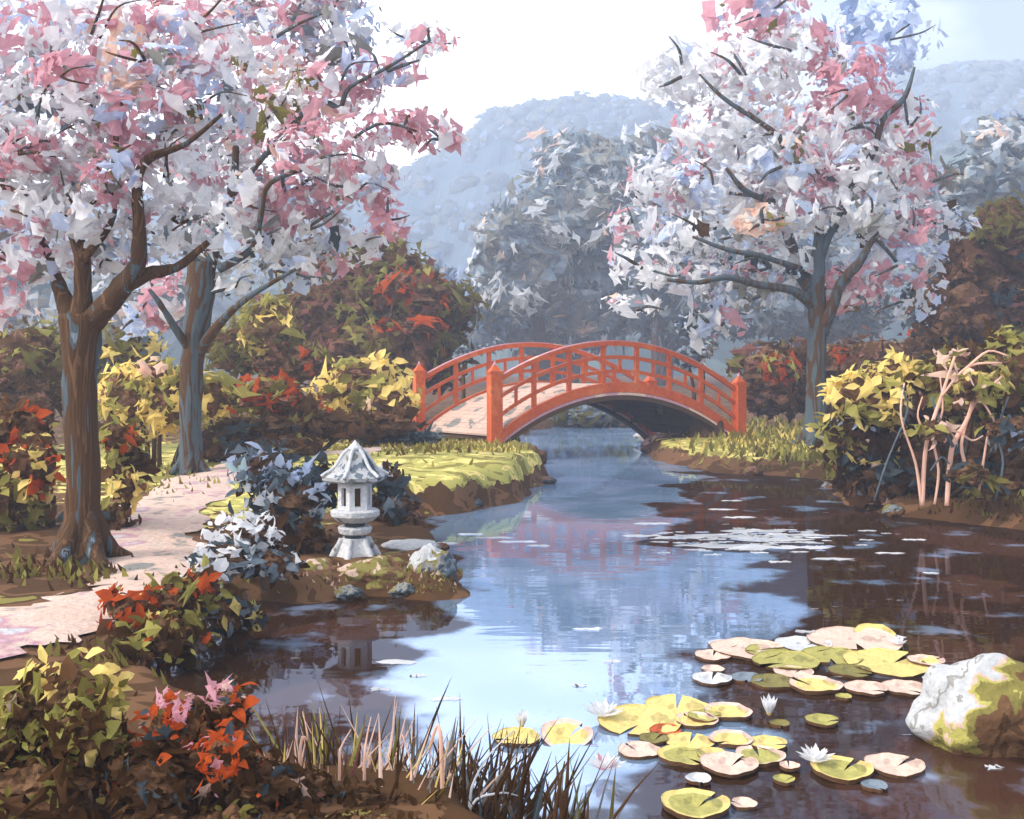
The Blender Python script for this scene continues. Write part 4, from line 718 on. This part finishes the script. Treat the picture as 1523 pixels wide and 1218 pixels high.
def lily(px, py, r_, label, petals=9, bud=False, mats=('WH', 'WH', 'OW')):
    x, y = W0(px, py, .01); s = r_ * y / F
    t = thing('water_lily', label, 'water lily', (x, y, 0), 'white water lilies'); rs = random.Random(int(px))
    for ringi, (n, tilt, l) in enumerate([(petals, .45, 1.0), (petals - 2, .9, .85), (5, 1.25, .65)]):
        if bud: tilt = 1.2 + .1 * ringi
        m = MB()
        for i in range(n):
            a = 6.28319 * i / n + ringi * .4; d = Vector((math.cos(a) * math.cos(tilt), math.sin(a) * math.cos(tilt), math.sin(tilt))); sd = Vector((-math.sin(a), math.cos(a), 0)); up = sd.cross(d) * -1
            c = Vector((x, y, .03)) + Vector((math.cos(a), math.sin(a), 0)) * s * .08; L_ = s * l * rs.uniform(.9, 1.15)
            v = [c, c + d * L_ * .5 + sd * L_ * .22 + up * L_ * .06, c + d * L_, c + d * L_ * .5 - sd * L_ * .22 + up * L_ * .06, c + d * L_ * .5 - up * L_ * .05]
            m.add(v, [(0, 1, 4), (1, 2, 4), (2, 3, 4), (3, 0, 4)], mats[i % len(mats)])
        m.build('petals', t)
    m = MB(); ball(m, (x, y, .03 + s * .18), s * .16, s * .16, s * .2, leafmat('YE'), 1, .1, 2); m.build('stamens', t)
lily(901, 1150, 32, 'open white water lily with pink heart left of the near raft', mats=('WH', 'WH', 'PK', 'WH'))
lily(1213, 1138, 30, 'open white water lily beside the round lime pad')
lily(897, 1070, 34, 'white and grey water lily at the left tip of the middle raft', mats=('OW', 'WH', 'WH'))
lily(1144, 1068, 28, 'half closed white water lily standing between middle and near rafts', bud=True)
lily(776, 1086, 24, 'closed white lily bud above the pair of pads behind the reeds', bud=True)
lily(1335, 962, 14, 'tiny white lily behind the far pad cluster')

# ---------------------------------------------------------------- floating petals, shoreline grass, reeds
def petals():
    m = MB(); rs = random.Random(5)
    def streak(px, py, w, col):
        x, y = W0(px, py); L_ = w * y / F; n = 7; z = .004 + rs.uniform(0, .004); h = L_ * rs.uniform(.14, .30) + (.03 if w > 6 else 0)
        L_ *= 1.25; h *= 1.5; top = [Vector((x - L_ + 2 * L_ * i / n, y + h * (rs.uniform(.3, 1) if 0 < i < n else .05), z)) for i in range(n + 1)]; bot = [Vector((x - L_ + 2 * L_ * i / n + rs.uniform(-.03, .03), y - h * (rs.uniform(.2, .9) if 0 < i < n else .05), z)) for i in range(n + 1)]
        m.add(top + bot, [(i, i + 1, n + 2 + i, n + 1 + i)[::-1] for i in range(n)], col)
    for px, py, w in [(970, 779, 22), (955, 797, 24), (1010, 800, 30), (1060, 798, 44), (1120, 790, 40), (1150, 803, 50), (1180, 796, 34), (1080, 812, 50), (1140, 815, 40), (1200, 815, 28), (1215, 797, 16), (1247, 797, 12), (1030, 812, 24), (1088, 745, 12), (1075, 758, 18), (1100, 770, 20), (1360, 803, 14), (1323, 823, 18), (1385, 853, 10),
                      (1240, 832, 26), (1160, 836, 14), (874, 936, 18), (909, 984, 10), (1040, 1108 - 60, 8), (860, 1020, 8), (700, 795, 16), (735, 800, 22), (770, 806, 24), (800, 812, 14), (655, 808, 20), (590, 985, 22), (565, 1026, 12), (665, 1040, 20), (620, 1005, 10), (440, 980, 6), (1260, 950, 14), (1270, 948, 10), (1478, 1142, 10), (1200, 940, 14), (755, 735, 18), (760, 925, 6), (1320, 948, 20)]:
        streak(px, py, w, rs.choice(['WH', 'WH', 'OW']))
    for _ in range(150):
        px = rs.gauss(1120, 70); py = rs.gauss(803, 10); streak(px, py, rs.uniform(3, 14), rs.choice(['WH', 'WH', 'OW', 'OW', 'LB']))
    for _ in range(60): streak(rs.uniform(700, 1500), rs.uniform(730, 1180), rs.uniform(2, 5), rs.choice(['WH', 'CR', 'PK', 'OW', 'WH']))
    o = m.build('floating_petals'); tag(o, 'fallen white petals drifting in streaks on the water', None, None, 'stuff')
petals()
def grass(name, label, spots, seed):
    m = MB(); rs = random.Random(seed)
    for px, py, wx, wy, n, L_, pal in spots:
        k = 0; tries = 0
        while k < n and tries < n * 6:
            tries += 1; x, y = W0(px + rs.gauss(0, wx), py + rs.gauss(0, wy), .3); z = g1(x, y)
            if z < .05: continue
            k += 1; l = L_ * rs.uniform(.5, 1.3) * y / F; d = Vector((rs.gauss(0, .5), rs.gauss(0, .4) - .2, 1)).normalized(); sdv = Vector((1, rs.uniform(-.4, .4), 0)) * l * rs.uniform(.12, .26)
            b = Vector((x, y, z - .02)); m.add([b - sdv, b + sdv, b + d * l * .6 + sdv * .7 + Vector((0, 0, 0)), b + d * l, b + d * l * .55 - sdv * .6], [(0, 1, 2, 4), (4, 2, 3)], rs.choice(pal))
    o = m.build(name); tag(o, label, None, None, 'stuff')
GP = ['LI', 'LI', 'OL', 'YE', 'OL']
grass('grass', 'lime and yellow grass along the banks', [(1140, 655, 50, 16, 420, 16, GP), (1160, 690, 60, 8, 200, 14, ['OL', 'LI', 'MB']), (690, 670, 50, 14, 1500, 10, ['LI', 'YE', 'LI', 'OL', 'LI']), (600, 672, 60, 10, 700, 10, ['LI', 'YE', 'OL', 'LI']), (1130, 665, 60, 14, 700, 10, GP), (500, 868, 60, 8, 260, 9, ['OL', 'MB', 'LI', 'CR', 'OL']), (580, 850, 50, 10, 260, 9, ['OL', 'MB', 'LI', 'CR']), (620, 690, 50, 10, 400, 12, ['OL', 'LI', 'OL', 'MB']), (740, 655, 20, 12, 160, 14, GP), (600, 860, 40, 14, 90, 12, ['OL', 'OL', 'LI', 'MB']),
       (250, 735, 40, 12, 120, 13, ['LI', 'OL']), (60, 850, 90, 12, 260, 20, ['DB', 'MB', 'OL', 'LI', 'DB', 'OL']), (330, 850, 30, 12, 60, 14, ['OL', 'LI']), (1380, 755, 90, 8, 260, 12, ['MB', 'OL', 'DB', 'MB']), (1250, 690, 30, 16, 120, 15, ['OL', 'LI', 'YE']), (180, 980, 60, 20, 120, 22, ['DB', 'MB', 'OL'])], 3)
RS = random.Random(77)
def blade(m, b, l, lean, w, mat, curve=.3):
    n = 6; sdv = Vector((1, RS.uniform(-.5, .5), 0)).normalized(); vs = []
    for i in range(n + 1):
        t = i / n; c = b + Vector((lean * l * (t + curve * t * t), RS.uniform(-.01, .01), l * (t - .12 * abs(lean) * t * t))); ww = w * (1 - t ** 1.6) + .0008
        vs += [c - sdv * ww, c + Vector((0, -ww * .5, 0)), c + sdv * ww]
    fs = []
    for i in range(n): a = i * 3; fs += [(a, a + 1, a + 4, a + 3), (a + 1, a + 2, a + 5, a + 4)]
    m.add(vs, fs, mat)
clumps = [(430, 1218, 60, 105, 'brown reed clump with cream stalks beside the red flowered shrub', ['DB', 'MB', 'CR', 'RB']), (490, 1215, 60, 120, 'reed clump with a star of lime leaves', ['DB', 'LI', 'LI', 'YE', 'MB', 'CR', 'DB']), (550, 1215, 60, 125, 'reed clump with the tallest cream stalks', ['DB', 'CR', 'CR', 'OL', 'MB', 'DB', 'RB']),
          (610, 1225, 60, 100, 'reed clump with olive and grey blades', ['DB', 'OL', 'GR', 'DB', 'ST', 'CR', 'CR', 'YE']), (665, 1230, 60, 95, 'dark reed clump left of the leaning pale reed', ['DB', 'DB', 'MB', 'GR']), (720, 1235, 60, 100, 'dark reed clump around the leaning pale reed', ['DB', 'DB', 'SL', 'MB']), (790, 1238, 50, 85, 'thin dark reed clump below the pair of pads', ['DB', 'DB', 'SL', 'GR', 'MB']), (850, 1245, 40, 80, 'sparse reed clump farthest right', ['DB', 'MB', 'OL', 'GR'])]
for ci, (px, py, wpx, hp, label, pal) in enumerate(clumps):
    D = 5.9; c = P(px, py, D); t = thing('reed_clump', label, 'reeds', (c.x, D, 0), 'reed clumps along the bottom edge')
    for mm in sorted(set(pal)):
        m = MB()
        for _ in range(int(96 * pal.count(mm) / len(pal)) if ci < 6 else int(26 * pal.count(mm) / len(pal))):
            x = c.x + RS.gauss(0, wpx * .5) * D / F; y = D + RS.gauss(0, .22); l = hp * D / F * RS.choice([.45, .6, .75, 1.0, 1.3]) * RS.uniform(.85, 1.15) + .3
            blade(m, Vector((x, y, -.22)), l + max(0, .0), RS.gauss(.08, .22), RS.uniform(.007, .022), mm)
        m.build('blades', t)
for (pts, w, mat, label) in [([(698, 1200), (706, 1160), (730, 1120), (765, 1085)], 3.2, 'OW', 'long pale reed arching up to the yellow pad'), ([(700, 1200), (740, 1180), (765, 1182), (780, 1188)], 3.0, 'OW', 'pale reed bent over low above the water'), ([(735, 1195), (760, 1145), (790, 1120)], 4, 'DB', 'dark reed leaning right below the pair of pads'),
                             ([(775, 1175), (790, 1130), (806, 1098)], 5, 'DB', 'dark reed ending at the gap between the pair of pads'), ([(690, 1160), (690, 1100), (692, 1096)], 4, 'DB', 'upright dark reed with a point against the blue water'), ([(825, 1218), (832, 1170), (840, 1132)], 5, 'MB', 'upright brown reed by itself right of the pads'), ([(838, 1218), (845, 1195), (853, 1165)], 4, 'DB', 'short dark reed at the far right of the reeds'),
                             ([(505, 1135), (508, 1110), (522, 1085)], 3, 'CR', 'cream stalk rising from the lime star'), ([(542, 1140), (545, 1100), (552, 1066)], 3, 'CR', 'tallest cream stalk in the reeds'), ([(610, 1180), (612, 1140), (598, 1092)], 3.5, 'CR', 'cream stalk with a side shoot left of the grey blades'), ([(655, 1090), (641, 1105), (639, 1130)], 4, 'CR', 'cream reed tip by the grey patch'), ([(447, 1110), (458, 1100), (450, 1058)], 3, 'CR', 'forked cream twig at the left of the reeds'),
                             ([(500, 1205), (508, 1190), (524, 1165)], 3.5, 'CR', 'low forked cream twig near the bottom edge')]:
    m = MB(); D = 5.6; q = [P(x, y, D + .05 * i) for i, (x, y) in enumerate(pts)]; q.insert(0, Vector((q[0].x - (q[1].x - q[0].x) * .3, D, -.1)))
    w *= 1.5; tube(m, q, [w * .5 * D / F] + [w * .5 * D / F * (1 - .75 * i / (len(pts) - 1)) for i in range(len(pts))], mat, 6, 1, .1); o = m.build('tall_reed', None, True, (q[0].x, q[0].y, 0)); tag(o, label, 'reed', 'tall single reeds')
